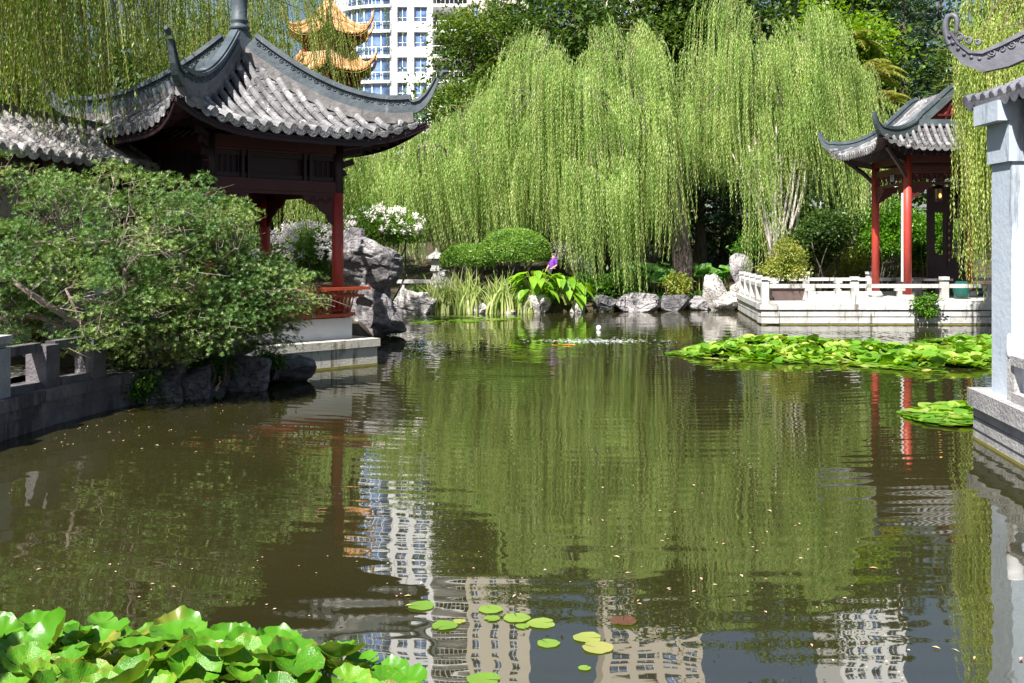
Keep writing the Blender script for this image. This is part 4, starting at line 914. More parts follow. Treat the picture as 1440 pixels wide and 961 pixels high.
# ------------------------------------------------------------------ ROCKS
R = rock
R('scholar_rock', at(528,440,26.3), (.62,.6,.85), 3, 'tall top-heavy scholar rock standing in the water beside the pavilion', 'rockscholar', .07,
  extra=[(at(516,370,26.2), (.88,.7,.7)), (at(496,352,26.3), (.5,.5,.55)), (at(535,385,26.2), (.45,.5,.45)), (at(520,415,26.2), (.5,.45,.5)), (at(545,450,26.0), (.5,.45,.42)), (at(516,450,26.5), (.55,.5,.5))], rough=.24)
shore = [((580,428,35),(.9,.6,.55),'rockpale','pale grey slab leaning left at the waterline beside the reeds'),
 ((602,432,35.2),(.7,.5,.45),'rockpale','low pale boulder at the waterline left of the reeds'),
 ((632,402,37),(1.0,.6,.5),'rockpale','smooth pale boulder behind the tall reeds'),
 ((676,436,35.2),(.35,.3,.32),'rockpale','small pale stone between the two reed clumps'),
 ((712,440,35.1),(.45,.3,.25),'rockpale','flat pale stone under the right reed clump'),
 ((754,430,35.3),(.5,.4,.5),'rockpale','pointed pale stone between the broad-leaved plants'),
 ((742,436,35.2),(.35,.3,.3),'rockdark','dark stone at the waterline by the broad-leaved plant'),
 ((812,432,35.6),(.35,.3,.38),'rockpale','small pale stone right of the second broad-leaved plant'),
 ((848,428,36),(.5,.4,.4),'rockdark','dark rounded stone under the hanging willow tips'),
 ((903,424,36.3),(1.0,.7,.45),'rockgrey','wide streaked grey boulder at the waterline below the willow trunk'),
 ((948,430,36.8),(.7,.5,.4),'rockdark','dark rock beside the willow trunk foot'),
 ((1002,412,37.3),(.6,.5,.65),'rockpale','upright pale rock with dark cleft near the terrace'),
 ((1022,428,37),(.55,.45,.4),'rockpale','rounded white boulder next to the terrace corner'),
 ((985,428,37.2),(.45,.4,.35),'rockgrey','grey stone between the upright rock and the willow'),
 ((1043,380,39),(.5,.45,.6),'rockgrey','grey standing stone behind the terrace balustrade corner'),
 ((1038,410,37.9),(.4,.35,.5),'rockpale','pale stone touching the terrace side'),
 ((880,380,40.5),(.5,.4,.4),'rockgrey','grey rock in the shade behind the lotus leaves'),
 ((818,372,41),(.9,.5,.5),'rockpale','pale rock seen between willow strands'),
 ((800,352,43),(1.1,.5,.6),'rockpale','large pale rock half hidden behind the willow curtain')]
for i, (p, s_, mt, lb) in enumerate(shore):
    q = at(*p); R('rock', q, s_, 5+i*1.7, lb, mt, .02, 'rocks along the far bank', rz=i*.7)
for i, (p, s_, mt, lb) in enumerate([((402,518,17.1),(.45,.36,.3),'rockdark','purple grey low boulder touching the pavilion plinth'),
 ((345,525,16.2),(.45,.38,.42),'rockdark','dark leaning boulder second from the pavilion plinth'),
 ((270,548,15.4),(.55,.42,.42),'rockdark','large dark boulder under the big shrub'),
 ((215,560,14.9),(.4,.35,.35),'rockdark','dark wet rock at the end of the embankment wall'),
 ((300,490,16.4),(.7,.3,.25),'rockgrey','grey slab behind the waterline boulders'),
 ((232,535,15.2),(.35,.3,.35),'rockdark','shaded rock above the water beneath the shrub')]):
    R('rock', at(*p), s_, 31+i*2.3, lb, mt, .03, 'rocks under the big shrub', rz=i)
R('standing_stone', at(362,385,23.5), (.2,.2,.7), 77, 'slim pale standing stone behind the pavilion', 'rockpale', .03)

# ------------------------------------------------------------------ BIG CLOUD SHRUB (left)
az = thing('spreading_shrub', (-5.9,14.9,.45), 'huge spreading cloud-shaped shrub overhanging the left bank and balustrade', 'shrub')
ENV = [((-5.75,14.9,2.12),(2.25,1.5,1.32)), ((-4.35,15.4,1.5),(1.4,1.0,.66)), ((-6.2,13.9,1.5),(1.6,1.0,.8)), ((-7.5,14.5,2.3),(1.7,1.4,1.25)), ((-4.6,14.6,1.25),(1.0,.7,.5)), ((-4.75,15.5,2.35),(.85,.7,.65)), ((-4.8,15.1,2.35),(.5,.45,.6)), ((-5.1,14.6,.95),(.95,.5,.42)), ((-4.1,15.8,1.0),(.75,.5,.4))]
PC = []
while len(PC) < 1300:
    ei = RNG.choice(9, p=[.33,.15,.12,.15,.07,.05,.05,.05,.03]); e_ = ENV[ei]; d = rdir(1)[0]; q = np.array(e_[0])+d*np.array(e_[1])*(.62+.38*RNG.random()**.5)
    if ei >= 7: 
        if q[2] > .45: PC.append(q)
    elif q[2] > .8 and (ei >= 5 or mn.noise(Vector(q*1.25)) > -.28): PC.append(q)
PC = np.array(PC); nt_ = 27
P_, D_, N_ = [], [], []
tc0 = np.repeat(PC, nt_, 0); k = len(tc0); a = RNG.random(k)*2*PI; r_ = np.sqrt(RNG.random(k))*np.repeat(.2+.22*RNG.random(len(PC)), nt_)
T = tc0+np.stack([np.cos(a)*r_, np.sin(a)*r_, .1-r_*.35+RNG.normal(size=k)*.035], 1)
tip = nrm(np.stack([np.cos(a)*r_*1.6, np.sin(a)*r_*1.6, np.full(k, .55)], 1)+RNG.normal(size=(k,3))*.25)
nl = 9; TT = np.repeat(T, nl, 0); tt = np.repeat(tip, nl, 0); ang = np.tile(np.arange(nl)*2*PI/nl, k)+np.repeat(RNG.random(k)*6, nl)
u = nrm(np.cross(tt, rdir(1)[0])); w_ = np.cross(tt, u); rad = np.cos(ang)[:, None]*u+np.sin(ang)[:, None]*w_
D = nrm(rad+tt*(.25+.7*RNG.random(len(tt)))[:, None]); leafobj('foliage', TT+D*.005, D, nrm(tt+rad*-.3), .046*(.7+.6*RNG.random(len(tt))), .012, 'azalea', az)
mb = MB(); hub = [V3(-6.0,15.2,.4), V3(-5.4,15.3,.4)]; mains = []
for i in range(14):
    e_ = ENV[i % 5]; q = np.array(e_[0])+np.clip(RNG.normal(size=3),-1.2,1.2)*np.array(e_[1])*.3; q[2] = min(2.3, max(.9, q[2])); mains.append(limb(mb, hub[i % 2], q, .06, .025, .14, 8))
mains = np.concatenate(mains)
for q in PC[:600]:
    j = np.argmin(np.linalg.norm(mains-q, axis=1)); p = limb(mb, mains[j], q-[0,0,.06], .011, .004, .1, 6)
    for _ in range(3): limb(mb, p[3+_ % 2], q+RNG.normal(size=3)*[.2,.2,.05]-[0,0,.05], .006, .0025, .12, 4)
mb.build('branches', 'twig', az, smooth=True)

# ------------------------------------------------------------------ WILLOWS
def notpav(x, y): 
    v = V3(x, y, 0)-C0; return abs(np.dot(v, ex))+abs(np.dot(v, ey)) < 3.75
willow('weeping_willow', V3(*at(960,392,40.2)[:2], gz(*at(960,392,40.2)[:2])), at(948,215,40), [(*at(p, 0, y)[:2], a, b, z, w_) for p, y, a, b, z, w_ in ((765,41.2,2.2,2.8,10.3,.3),(712,41.5,1.1,2.2,9.0,.12),(868,41,2.5,3,10.8,.4),(830,39.8,1.9,2,9.8,.2))], 0, 0, 0, 6.0, 1.6, 118, 'willow', 'large weeping willow leaning over the pond centre from a thick dark trunk', per=29, sig=.16, r=.46, minz=lambda p: np.interp(p, [690,780,800,908,926,1050], [2.1,2.0,.3,1.0,5.7,5.8]),
       extra=[(*at(x, 0, y)[:2], z, zb) for x, y, z, zb in ((845,36.0,4.4,.35),(870,36.2,4.8,.5),(828,36.2,5,.7),(800,37.6,5.2,1.0),(912,37.4,6.2,1.9),(890,36.6,5.5,1.3),(860,36.4,5,1.0),(720,39,7,2.4),(760,39,7,2.4),(850,38,7.5,2))])
willow('weeping_willow', V3(*at(1092,380,41)[:2], gz(*at(1092,380,41)[:2])), at(1085,170,41), [(*at(p, 0, y)[:2], a, b, z, w_) for p, y, a, b, z, w_ in ((1050,41.2,1.9,2.6,11.4,.35),(1118,41,1.9,2.5,11.0,.35),(1168,40.5,1.25,2,9.4,.15),(998,42,1.3,2,10.6,.15))], 0, 0, 0, 6.6, 3.2, 98, 'willow', 'tall weeping willow to the right of the thick trunk, beside the terrace pavilion', per=29, sig=.16, r=.3, minz=lambda p: np.interp(p, [950,960,1045,1052,1075,1085,1200], [5.2,5.2,4.4,1.0,1.0,3.0,2.4]),
       extra=[(*at(x, 0, y)[:2], z, zb) for x, y, z, zb in ((1060,38.6,5.8,1.2),(1066,38.8,5.5,1.0),(1190,39.5,6.2,2.8),(1180,39.5,6.6,2.6),(1150,39,6.5,3.0),(975,39,7,3.5))])
willow('weeping_willow', V3(*at(655,385,43)[:2], gz(*at(655,385,43)[:2])), at(652,240,43), [(*at(p, 0, y)[:2], a, b, z, w_) for p, y, a, b, z, w_ in ((655,42,1.5,2.5,8.1,.35),(585,42,1.8,2.6,7.5,.4),(522,41.5,1.2,2,6.5,.2))], 0, 0, 0, 4.4, 1.4, 84, 'willow', 'lower rounded weeping willow at left of the far bank behind the oleander', per=28, sig=.16, r=.34,
       extra=[(*at(x, 0, y)[:2], z, zb) for x, y, z, zb in ((585,39,5,1.6),(560,39,5,1.7),(620,39,5.4,1.4),(690,39.5,5.2,1.5),(672,39.2,5.5,1.5))])
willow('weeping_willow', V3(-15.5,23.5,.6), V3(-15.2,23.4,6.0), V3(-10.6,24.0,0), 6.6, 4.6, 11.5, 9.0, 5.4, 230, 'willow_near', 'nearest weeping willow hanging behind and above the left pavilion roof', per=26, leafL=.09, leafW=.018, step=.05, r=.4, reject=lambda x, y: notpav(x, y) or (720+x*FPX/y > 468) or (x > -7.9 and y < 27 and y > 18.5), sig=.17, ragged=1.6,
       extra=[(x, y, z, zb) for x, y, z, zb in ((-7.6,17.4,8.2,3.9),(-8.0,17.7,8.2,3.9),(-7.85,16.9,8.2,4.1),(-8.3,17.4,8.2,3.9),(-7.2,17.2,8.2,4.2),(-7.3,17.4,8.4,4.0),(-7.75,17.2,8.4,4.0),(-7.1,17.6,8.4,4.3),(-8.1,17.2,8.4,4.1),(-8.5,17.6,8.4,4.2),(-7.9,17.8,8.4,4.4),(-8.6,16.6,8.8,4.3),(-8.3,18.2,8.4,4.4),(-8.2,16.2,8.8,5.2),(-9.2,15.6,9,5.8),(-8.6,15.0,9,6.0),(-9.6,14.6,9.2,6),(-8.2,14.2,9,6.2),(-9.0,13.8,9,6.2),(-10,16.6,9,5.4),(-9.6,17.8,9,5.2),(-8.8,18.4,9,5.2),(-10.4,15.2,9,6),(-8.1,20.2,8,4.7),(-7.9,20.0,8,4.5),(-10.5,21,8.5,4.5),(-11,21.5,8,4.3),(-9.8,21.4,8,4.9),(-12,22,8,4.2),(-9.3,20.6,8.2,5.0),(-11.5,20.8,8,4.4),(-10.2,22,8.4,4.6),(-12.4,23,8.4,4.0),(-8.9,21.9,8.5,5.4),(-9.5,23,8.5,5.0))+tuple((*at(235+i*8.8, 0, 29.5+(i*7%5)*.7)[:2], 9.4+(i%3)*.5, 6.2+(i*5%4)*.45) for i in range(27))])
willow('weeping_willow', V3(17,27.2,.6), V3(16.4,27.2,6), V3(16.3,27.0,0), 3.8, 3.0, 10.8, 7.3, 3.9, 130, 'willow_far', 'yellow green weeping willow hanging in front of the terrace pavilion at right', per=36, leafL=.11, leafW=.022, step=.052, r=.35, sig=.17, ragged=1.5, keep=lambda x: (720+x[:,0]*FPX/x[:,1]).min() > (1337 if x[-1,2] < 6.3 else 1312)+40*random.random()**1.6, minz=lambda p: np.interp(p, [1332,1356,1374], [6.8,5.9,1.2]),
       extra=[(x, y, z, zb) for x, y, z, zb in ((12.2,26.9,7.5,2.6),(12.6,26.7,7.5,2.2),(12.15,26.4,7.2,2.9),(12.35,26.5,6.9,2.0),(12.5,26.4,6.6,1.6),(12.3,26.8,7.4,3.4),(12.1,26.2,7.8,5.2),(12.5,26.2,7.8,5.0),(13.0,26.2,7.8,4.5),(11.9,26.6,7,2.4),(12.15,26.5,6.6,1.7),(12.3,26.2,6.4,1.25),(12.45,26.2,6.2,1.2),(12.6,26.2,6,1.4),(12.8,26.2,6,1.9),(12.0,26.8,6.8,3.0))])

willow('weeping_willow', V3(*at(400,400,40)[:2], .9), at(405,300,40), at(412,0,40), 2.6, 2.0, 7.4, 5.2, 1.6, 50, 'willow', 'small weeping willow glimpsed through the pavilion between its posts', per=18, r=.2)
# ------------------------------------------------------------------ BACKGROUND TREES
def btree(nm, px, pt, Y, rx, label, mat, n=9000, L=.26, W=.15, k=9, zc=None, rz=None, sig=.45, r=.3, **kw):
    top = at(px, pt, Y); g = gz(top[0], Y); h = top[2]-g; rz = rz or h*.36
    c = V3(top[0], Y, top[2]-rz)
    return tree(nm, (top[0], Y, g), h, lobes_in(c, (rx, rx*.9, rz), k), n, L, W, mat, label, 'tree', 'trees behind the willows', r=r, sig=sig, **kw)
btree('broadleaf_tree', 672, -10, 50, 2.9, 'olive green broadleaf tree in front of the white apartment facade', 'treemid', 18000, .2, .12, 12, rz=5.0)
btree('broadleaf_tree', 630, 80, 47, 1.9, 'low bright green tree left of the olive one, behind the left pavilion horn', 'treemid', 9000, .2, .12, 9, rz=3.4)
btree('broadleaf_tree', 775, -110, 56, 5.0, 'big dark broadleaf tree above the centre willow', 'treedark', 24000, .3, .17, 12, rz=6.2)
btree('broadleaf_tree', 895, -120, 58, 5.0, 'dark dense tree right of the big one above the willow', 'treedark', 22000, .3, .17, 12, rz=6.5)
btree('broadleaf_tree', 1015, -110, 58, 5.0, 'deep green tree between the two tall willows', 'treedark', 22000, .3, .17, 10, rz=6.5)
btree('broadleaf_tree', 1170, -10, 52, 2.8, 'fresh bright green tree above the palm', 'treebright', 9500, .26, .15, 9, rz=3.0)
btree('broadleaf_tree', 1110, -90, 60, 4.8, 'dark tree standing behind the bright green one', 'treedark', 10000, .3, .17, 9, rz=7)
btree('broadleaf_tree', 700, 150, 60, 5.5, 'shaded bushy tree low behind the left willow', 'treedark', 9000, .32, .18, 9, rz=5)
btree('broadleaf_tree', 520, 170, 60, 5.5, 'shaded bushy tree low behind the pavilion posts', 'treedark', 9000, .32, .18, 9, rz=4.5)
btree('broadleaf_tree', 860, 120, 50, 5.0, 'dark understorey tree behind the thick willow trunk', 'treedark', 9000, .3, .17, 9, rz=4.5)
btree('broadleaf_tree', 1020, 150, 50, 5.0, 'dark understorey tree behind the pale stems', 'treedark', 9000, .3, .17, 9, rz=4.5)
btree('broadleaf_tree', 1190, 170, 50, 4.0, 'dark understorey tree behind the terrace pavilion', 'treedark', 8000, .3, .17, 9, rz=4.0)
btree('broadleaf_tree', 1420, -60, 50, 6.0, 'dark tall tree behind the hall at far right', 'treedark', 9000, .32, .18, 9, rz=7)
btree('broadleaf_tree', 200, -20, 45, 7, 'dark tree behind the nearest willow', 'treedark', 26000, .3, .17, 10, rz=7)
btree('broadleaf_tree', 20, -60, 40, 6, 'dark tree at far left beyond the walkway', 'treedark', 22000, .3, .17, 10, rz=7)
btree('broadleaf_tree', 1235, -95, 64, 5.5, 'mid green tree filling the gap behind the cedars', 'treedark', 18000, .3, .17, 11, rz=8)
btree('broadleaf_tree', 350, 60, 44, 4.5, 'dark tree behind the pavilion finial', 'treedark', 16000, .3, .17, 10, rz=5)
btree('broadleaf_tree', 270, 40, 42, 4.5, 'dark tree left of the pavilion finial behind the strands', 'treedark', 16000, .3, .17, 10, rz=5)
btree('broadleaf_tree', 440, 225, 46, 3.2, 'mid green tree low behind the white oleander', 'treemid', 9000, .2, .12, 9, rz=2.4)
btree('broadleaf_tree', 1135, -165, 63, 4.6, 'tallest dark tree far behind, seen mostly mirrored in the water', 'treedark', 16000, .3, .17, 11, rz=8)
btree('broadleaf_tree', 1225, -120, 66, 3.2, 'slim tall tree behind the cedars, seen mostly mirrored in the water', 'treemid', 9000, .3, .17, 9, rz=8)
# cypress: tall column
c = at(706, -20, 54); tree('cypress_tree', (c[0],54,gz(c[0],54)), 14, [((c[0],54,z),(1.25-.04*(z-6)**1.0*.8,1.2,1.5)) for z in np.arange(5, c[2], 1.4)], 14000, .16, .08, 'cypress', 'narrow dark green cypress rising behind the left willow', r=.25, sig=.22, per=24, down=-.4)
def cedar(px, pt, Y, rmax, label, n=46):
    top = at(px, pt, Y); g = gz(top[0], Y); t = thing('cedar_tree', (top[0],Y,g), label, 'conifer', 'trees behind the willows'); mb = MB()
    limb(mb, (top[0],Y,g-.3), top, .35, .05, .01, 12); P=[]; D=[]
    for i in range(n):
        f = i/n; z = g+2+(top[2]-g-2)*f; L_ = rmax*(1-f)**.7*(.75+.4*RNG.random())+.4; a = i*2.4; d = V3(math.cos(a), math.sin(a), .08)
        p = limb(mb, V3(top[0],Y,z), V3(top[0],Y,z)+d*L_, .06, .015, .03, 6)
        m = int(240*L_/3)+30; u = RNG.random(m)**.7; q = V3(top[0],Y,z)+d*(u*L_)[:, None]; sd_ = np.cross(d, (0,0,1)); q = q+sd_*((RNG.random(m)-.5)*L_*.55*(1.1-u))[:, None]; q[:, 2] += RNG.normal(size=m)*.09-.12*u*u*L_*.5
        P.append(q); D.append(nrm(d+rdir(m)*.8+[0,0,-.1]))
    mb.build('trunk', 'bark', t, smooth=True); P = np.concatenate(P); D = np.concatenate(D); k = len(P)
    leafobj('crown', P, D, nrm(rdir(k)*.5+[0,0,1]), .3*(.6+.8*RNG.random(k)), .09, 'cedar', t)
cedar(1268, -90, 56, 4.2, 'tall blue green cedar with layered boughs right of the bright tree', 60)
cedar(1325, -60, 60, 4.0, 'second blue green cedar behind the right pavilion roof', 50)
cedar(985, 215, 46, 3.2, 'small dark cedar with flat low boughs behind the willow trunk', 26)
def palm(px, pt, Y, R_, label, n=26):
    top = at(px, pt, Y); g = gz(top[0], Y); t = thing('palm_tree', (top[0],Y,g), label, 'palm', 'palms beside the right willow'); mb = MB(); limb(mb, (top[0],Y,g-.2), top, .16, .11, .01, 8); P=[];D=[];S_=[]
    mb.build('trunk', 'bark', t, smooth=True); sb = MB()
    for i in range(n):
        a = i*2.4; el = .2+1.1*RNG.random(); u = np.linspace(0, 1, 12); d = V3(math.cos(a), math.sin(a), 0)
        p = top+d*(u*R_*math.cos(el*.6))[:, None]; p[:, 2] += R_*(math.sin(el)*u-(.75)*u**2.2); sb.tube(p, .015, 3, False)
        T_ = nrm(np.gradient(p, axis=0)); sd_ = nrm(np.cross(T_, (0,0,1)))
        for j in range(1, 12):
            for kk in range(3):
                for s_ in (-1, 1): P.append(p[j]-T_[j]*kk*R_/36); D.append(nrm(sd_[j]*s_+T_[j]*.5+[0,0,-.35])); S_.append(.55*R_/2.2*(math.sin(u[j]*PI*.85+.3)))
    sb.build('frond_ribs', 'yellowtwig', t); P = np.array(P); D = np.array(D); leafobj('fronds', P, D, nrm(rdir(len(P))*.3+[0,0,1]), np.maximum(.1, np.array(S_)), .05, 'palm', t, mid=.3)
palm(1218, 108, 46, 2.0, 'yellow green palm behind the right willow edge'); palm(1236, 148, 45, 1.7, 'lower yellowish palm beside the pavilion roof'); palm(1195, 62, 50, 1.8, 'farther small palm below the bright green tree', 20)
# pale multi stems
ms = thing('multistem_tree', (*at(1090,375,40)[:2], gz(*at(1090,375,40)[:2])), 'clump of thin pale leaning stems beneath the right willow', 'tree'); mb = MB()
for i in range(15):
    x0 = 1092+RNG.normal()*8; x1 = 1022+i*9+RNG.normal()*5; q = at(x1, 170+RNG.random()*60, 39.4+RNG.random()*.8); limb(mb, at(x0, 372, 39.6), q, .06, .035, .025, 7)
mb.build('stems', 'stempale', ms, smooth=True); leafobj('crown', *crown([(at(1060,175,41),(1.4,1,.7)),(at(1120,165,41),(1.4,1,.8))], 1500, .2, .06, .3), 'treemid', ms)
# shrubs behind the terrace
def shrub(nm, px, pt, pb, Y, rx, label, mat, n, L, W, group=None, stem='bark', lob=7, sig=.16, ns=9, cat='shrub', clean=False, foot=None):
    c = at(px, (pt+pb)/2, Y); rz = (pb-pt)/2*Y/FPX; g = gz(c[0], Y) if foot is None else foot
    t = thing(nm, (c[0],Y,g), label, cat, group); mb = MB()
    for i in range(ns):
        a = i*2.4; limb(mb, V3(c[0]+.15*math.cos(a),Y+.15*math.sin(a),g-.1), c+V3(math.cos(a)*rx*.65, math.sin(a)*rx*.6, -rz*.3+.2*RNG.random()), .035, .015, .08, 6)
    mb.build('stems', stem, t, smooth=True)
    if clean:
        d = rdir(n); d[:, 2] = np.where(d[:, 2] < -.35, -d[:, 2], d[:, 2]); nn = np.array([1+.05*mn.noise(Vector(q*3)) for q in d]); P = c+d*np.array([rx,rx*.9,rz])*(nn*(.93+.08*RNG.random(n)))[:, None]
        D = nrm(d*.5+rdir(n)*.9); leafobj('foliage', P, D, nrm(d+rdir(n)*.5), L*(.6+.8*RNG.random(n)), W, mat, t)
    else: leafobj('foliage', *crown(lobes_in(c, (rx,rx*.8,rz), lob), n, L, W, sig, 18, shell=.5), mat, t)
    return t
shrub('round_shrub', 1240, 288, 372, 38.6, 1.35, 'bright green rounded shrub seen between the red posts', 'hedge', 13000, .12, .06, 'rounded shrubs behind the terrace')
shrub('round_shrub', 1150, 292, 375, 39.2, 1.6, 'dark green rounded shrub behind the potted tree', 'treedark', 11000, .13, .07, 'rounded shrubs behind the terrace')
shrub('round_shrub', 1300, 292, 368, 39.4, 1.0, 'small bright shrub just right of the front red post', 'hedge', 8000, .12, .06, 'rounded shrubs behind the terrace')
shrub('round_shrub', 1310, 345, 400, 40.5, 1.6, 'low pale green shrub behind the pavilion floor', 'bonsai', 8000, .12, .05, 'rounded shrubs behind the terrace')
shrub('round_shrub', 1195, 345, 392, 41.5, 2.4, 'low yellowish ground shrub beyond the terrace rail', 'bonsai', 8000, .12, .05, 'rounded shrubs behind the terrace')
shrub('domed_shrub', 724, 322, 390, 37.4, 1.3, 'larger clipped dome shrub with bare stems below', 'box', 26000, .07, .04, 'clipped dome shrubs on the far bank', clean=True, ns=16)
shrub('domed_shrub', 657, 344, 388, 36.2, .93, 'smaller clipped dome shrub left of the larger dome', 'box', 17000, .07, .04, 'clipped dome shrubs on the far bank', clean=True, ns=12)
shrub('waterside_shrub', 948, 388, 418, 37.6, .55, 'small yellow green shrub at the foot of the willow trunk', 'bonsai', 2600, .12, .06, sig=.1)
for i, (px, pt, pb, Y, rx, lb) in enumerate(((815,392,425,37.5,1.0,'dark leafy bush behind the second broad-leaved plant'), (870,388,420,37.8,.9,'dark leafy bush under the hanging willow tips'), (1060,330,372,41,1.3,'dark undergrowth by the pale stems'))):
    shrub('undergrowth_bush', px, pt, pb, Y, rx, lb, 'fern', 3600, .16, .07, 'dark undergrowth bushes on the far bank', sig=.14)
for px, pt, pb, Y, rx, lb in ((185,500,575,14.7,.45,'glossy dark foliage trailing to the water at the embankment end'),(300,495,530,15.7,.4,'dark leafy plant between the boulders under the shrub'),(375,498,520,16.6,.22,'small bright leafed plant beside the plinth boulder')):
    shrub('waterside_plant', px, pt, pb, Y, rx, lb, 'fern', 1500, .08, .035, 'plants among the near boulders', sig=.07, foot=.2)
# oleanders with white flowers
def oleander(px, pt, pb, Y, rx, label, n, nf, foot, stemx):
    t = shrub('oleander', px, pt, pb, Y, rx, label, 'oleander', n, .15, .035, 'white flowering oleanders', lob=8, sig=.16, ns=6, foot=foot)
    c = at(px, (pt+pb)/2, Y); rz = (pb-pt)/2*Y/FPX; d = rdir(nf); d[:, 1] = -np.abs(d[:, 1])*.9; d[:, 2] = np.abs(d[:, 2])*.9-.25*RNG.random(nf); d = nrm(d)
    q = c+d*np.array([rx,rx*.85,rz])*(.9+.2*RNG.random(nf))[:, None]; Q = np.repeat(q, 26, 0)+RNG.normal(size=(nf*26,3))*.05; Dd = nrm(rdir(len(Q))+np.repeat(d, 26, 0)*.7)
    leafobj('blossoms', Q, nrm(Dd+[.5,0,0]), nrm(Dd*.2+np.repeat(d, 26, 0)*.5+sd*1.2), .075, .055, 'petal', t, mid=.6)
oleander(435, 312, 400, 28.5, 1.15, 'dense white flowering oleander seen through the pavilion', 8500, 75, .5, 0)
oleander(540, 292, 350, 30.5, 1.1, 'taller oleander with pinkish white blossoms above the scholar rock', 8000, 42, .6, 0)
shrub('bank_shrub', 395, 330, 400, 30, 1.0, 'leafy green bush left of the flowering oleander', 'treemid', 4000, .13, .06, sig=.15, foot=.6)

# reeds, broad leaves, lotus
def reeds(px, py, Y, w_, h, n, label):
    b = at(px, py, Y); b[2] = max(.0, gz(b[0], Y)); t = thing('reed_clump', b, label, 'reeds', 'variegated reed clumps at the waterline'); V=[];F=[]
    for i in range(n):
        x0 = b+V3(RNG.normal()*w_, RNG.normal()*.25, 0); a = RNG.random()*2*PI; d = V3(math.cos(a), math.sin(a)*.6, 0); L_ = h*(.55+.6*RNG.random()); be = .1+.75*RNG.random()**1.5; sd_ = nrm(V3(1,RNG.normal()*.6,0)); k0 = len(V)
        for u in np.linspace(0, 1, 6):
            p = x0+d*be*L_*u*u+V3(0,0,L_*(u-.25*be*u*u*2)); ww = .028*(1-u**2)+.002; V += [p-sd_*ww, p+sd_*ww]
        F += [(k0+2*j, k0+2*j+1, k0+2*j+3, k0+2*j+2) for j in range(5)]
    raw('blades', np.array(V), F, 'reed', t)
reeds(622, 442, 35.3, .24, 1.45, 110, 'tall striped reed clump left of the others'); reeds(655, 442, 35.2, .26, 1.6, 130, 'tallest bright reed clump in the middle'); reeds(704, 443, 35.2, .26, 1.45, 130, 'yellowish reed clump beside the broad-leaved plant'); reeds(733, 442, 35.4, .2, .8, 80, 'short thin reeds under the broad leaves')
def broad(px, pb, Y, h, n, L_, label):
    b = at(px, pb, Y); b[2] = .25; t = thing('broadleaf_plant', b, label, 'plant', 'broad-leaved plants on the far bank'); st = MB(); V=[];F=[]
    for i in range(n):
        a = RNG.random()*2*PI; d = V3(math.cos(a), math.sin(a)*.8, 0); r = .15+.55*RNG.random(); p = b+d*r+V3(0,0,h*(.35+.65*RNG.random())*(1-.3*r)); st.tube([b+d*.05, b+d*r*.5+[0,0,(p[2]-b[2])*.7], p], .012, 4, False)
        dr = nrm(d+V3(0,0,-.45-.4*RNG.random())+RNG.normal(size=3)*.2); sd_ = nrm(np.cross(dr, (0,0,1))); up = np.cross(sd_, dr); l = L_*(.7+.5*RNG.random()); k0 = len(V)
        for u, ww in ((0,.04),(.12,.2),(.3,.26),(.55,.22),(.8,.11),(1,.0)):
            c = p+dr*l*u+up*l*.12*math.sin(u*PI)-V3(0,0,.12*u*u*l); V += [c-sd_*l*ww+up*l*.07, c, c+sd_*l*ww+up*l*.07]
        F += [(k0+3*j+m, k0+3*j+m+1, k0+3*j+m+4, k0+3*j+m+3) for j in range(5) for m in (0,1)]
    st.build('stems', 'lilystem', t); raw('leaves', np.array(V), F, 'ginger', t, smooth=True)
broad(752, 436, 35.5, 1.4, 50, .58, 'bright broad-leaved plant right of the reeds'); broad(797, 436, 35.8, 1.15, 40, .56, 'second bright broad-leaved plant, nearer the willow tips')
def disc_leaf(V, F, c, nn, r, cup=.12, seg=12, wav=.05):
    nn = nrm(nn); u = nrm(np.cross(nn, (.3,.9,.1))); w_ = np.cross(nn, u); k0 = len(V); V.append(c-nn*cup*r); ph = RNG.random()*6
    for rr in (.55, 1.0):
        for j in range(seg):
            a = j*2*PI/seg; z = cup*r*(rr**2-1)+wav*r*rr*rr*math.sin(3*a+ph)*1.2; q = rr*r*(1+.05*math.sin(5*a+ph)); V.append(c+u*math.cos(a)*q+w_*math.sin(a)*q+nn*z)
    F += [(k0, k0+1+j, k0+1+(j+1)%seg) for j in range(seg)]+[(k0+1+j, k0+1+seg+j, k0+1+seg+(j+1)%seg, k0+1+(j+1)%seg) for j in range(seg)]
def lotus(x0, x1, pt, pb, Y, n, label):
    b = at((x0+x1)/2, pb, Y); g = gz(b[0], Y); t = thing('lotus_plant', (b[0],Y,g), label, 'lotus', 'lotus beds beside the willow trunk'); V=[];F=[]; st = MB()
    for i in range(n):
        c = at(x0+(x1-x0)*RNG.random(), pt+(pb-pt)*RNG.random(), Y+RNG.random()*1.4-.7); disc_leaf(V, F, c, V3(RNG.normal()*.35, -.35+RNG.normal()*.3, .8), .2+.14*RNG.random(), .25, 12, .08); st.tube([(c[0],c[1],g), c-[0,0,.05]], .012, 4, False)
    st.build('stems', 'lilystem', t); raw('leaves', np.array(V), F, 'lotus', t, smooth=True)
lotus(872, 945, 370, 392, 40, 46, 'bed of large pale lotus leaves left of the willow trunk'); lotus(968, 1028, 374, 388, 40.5, 34, 'bed of large lotus leaves right of the willow trunk')

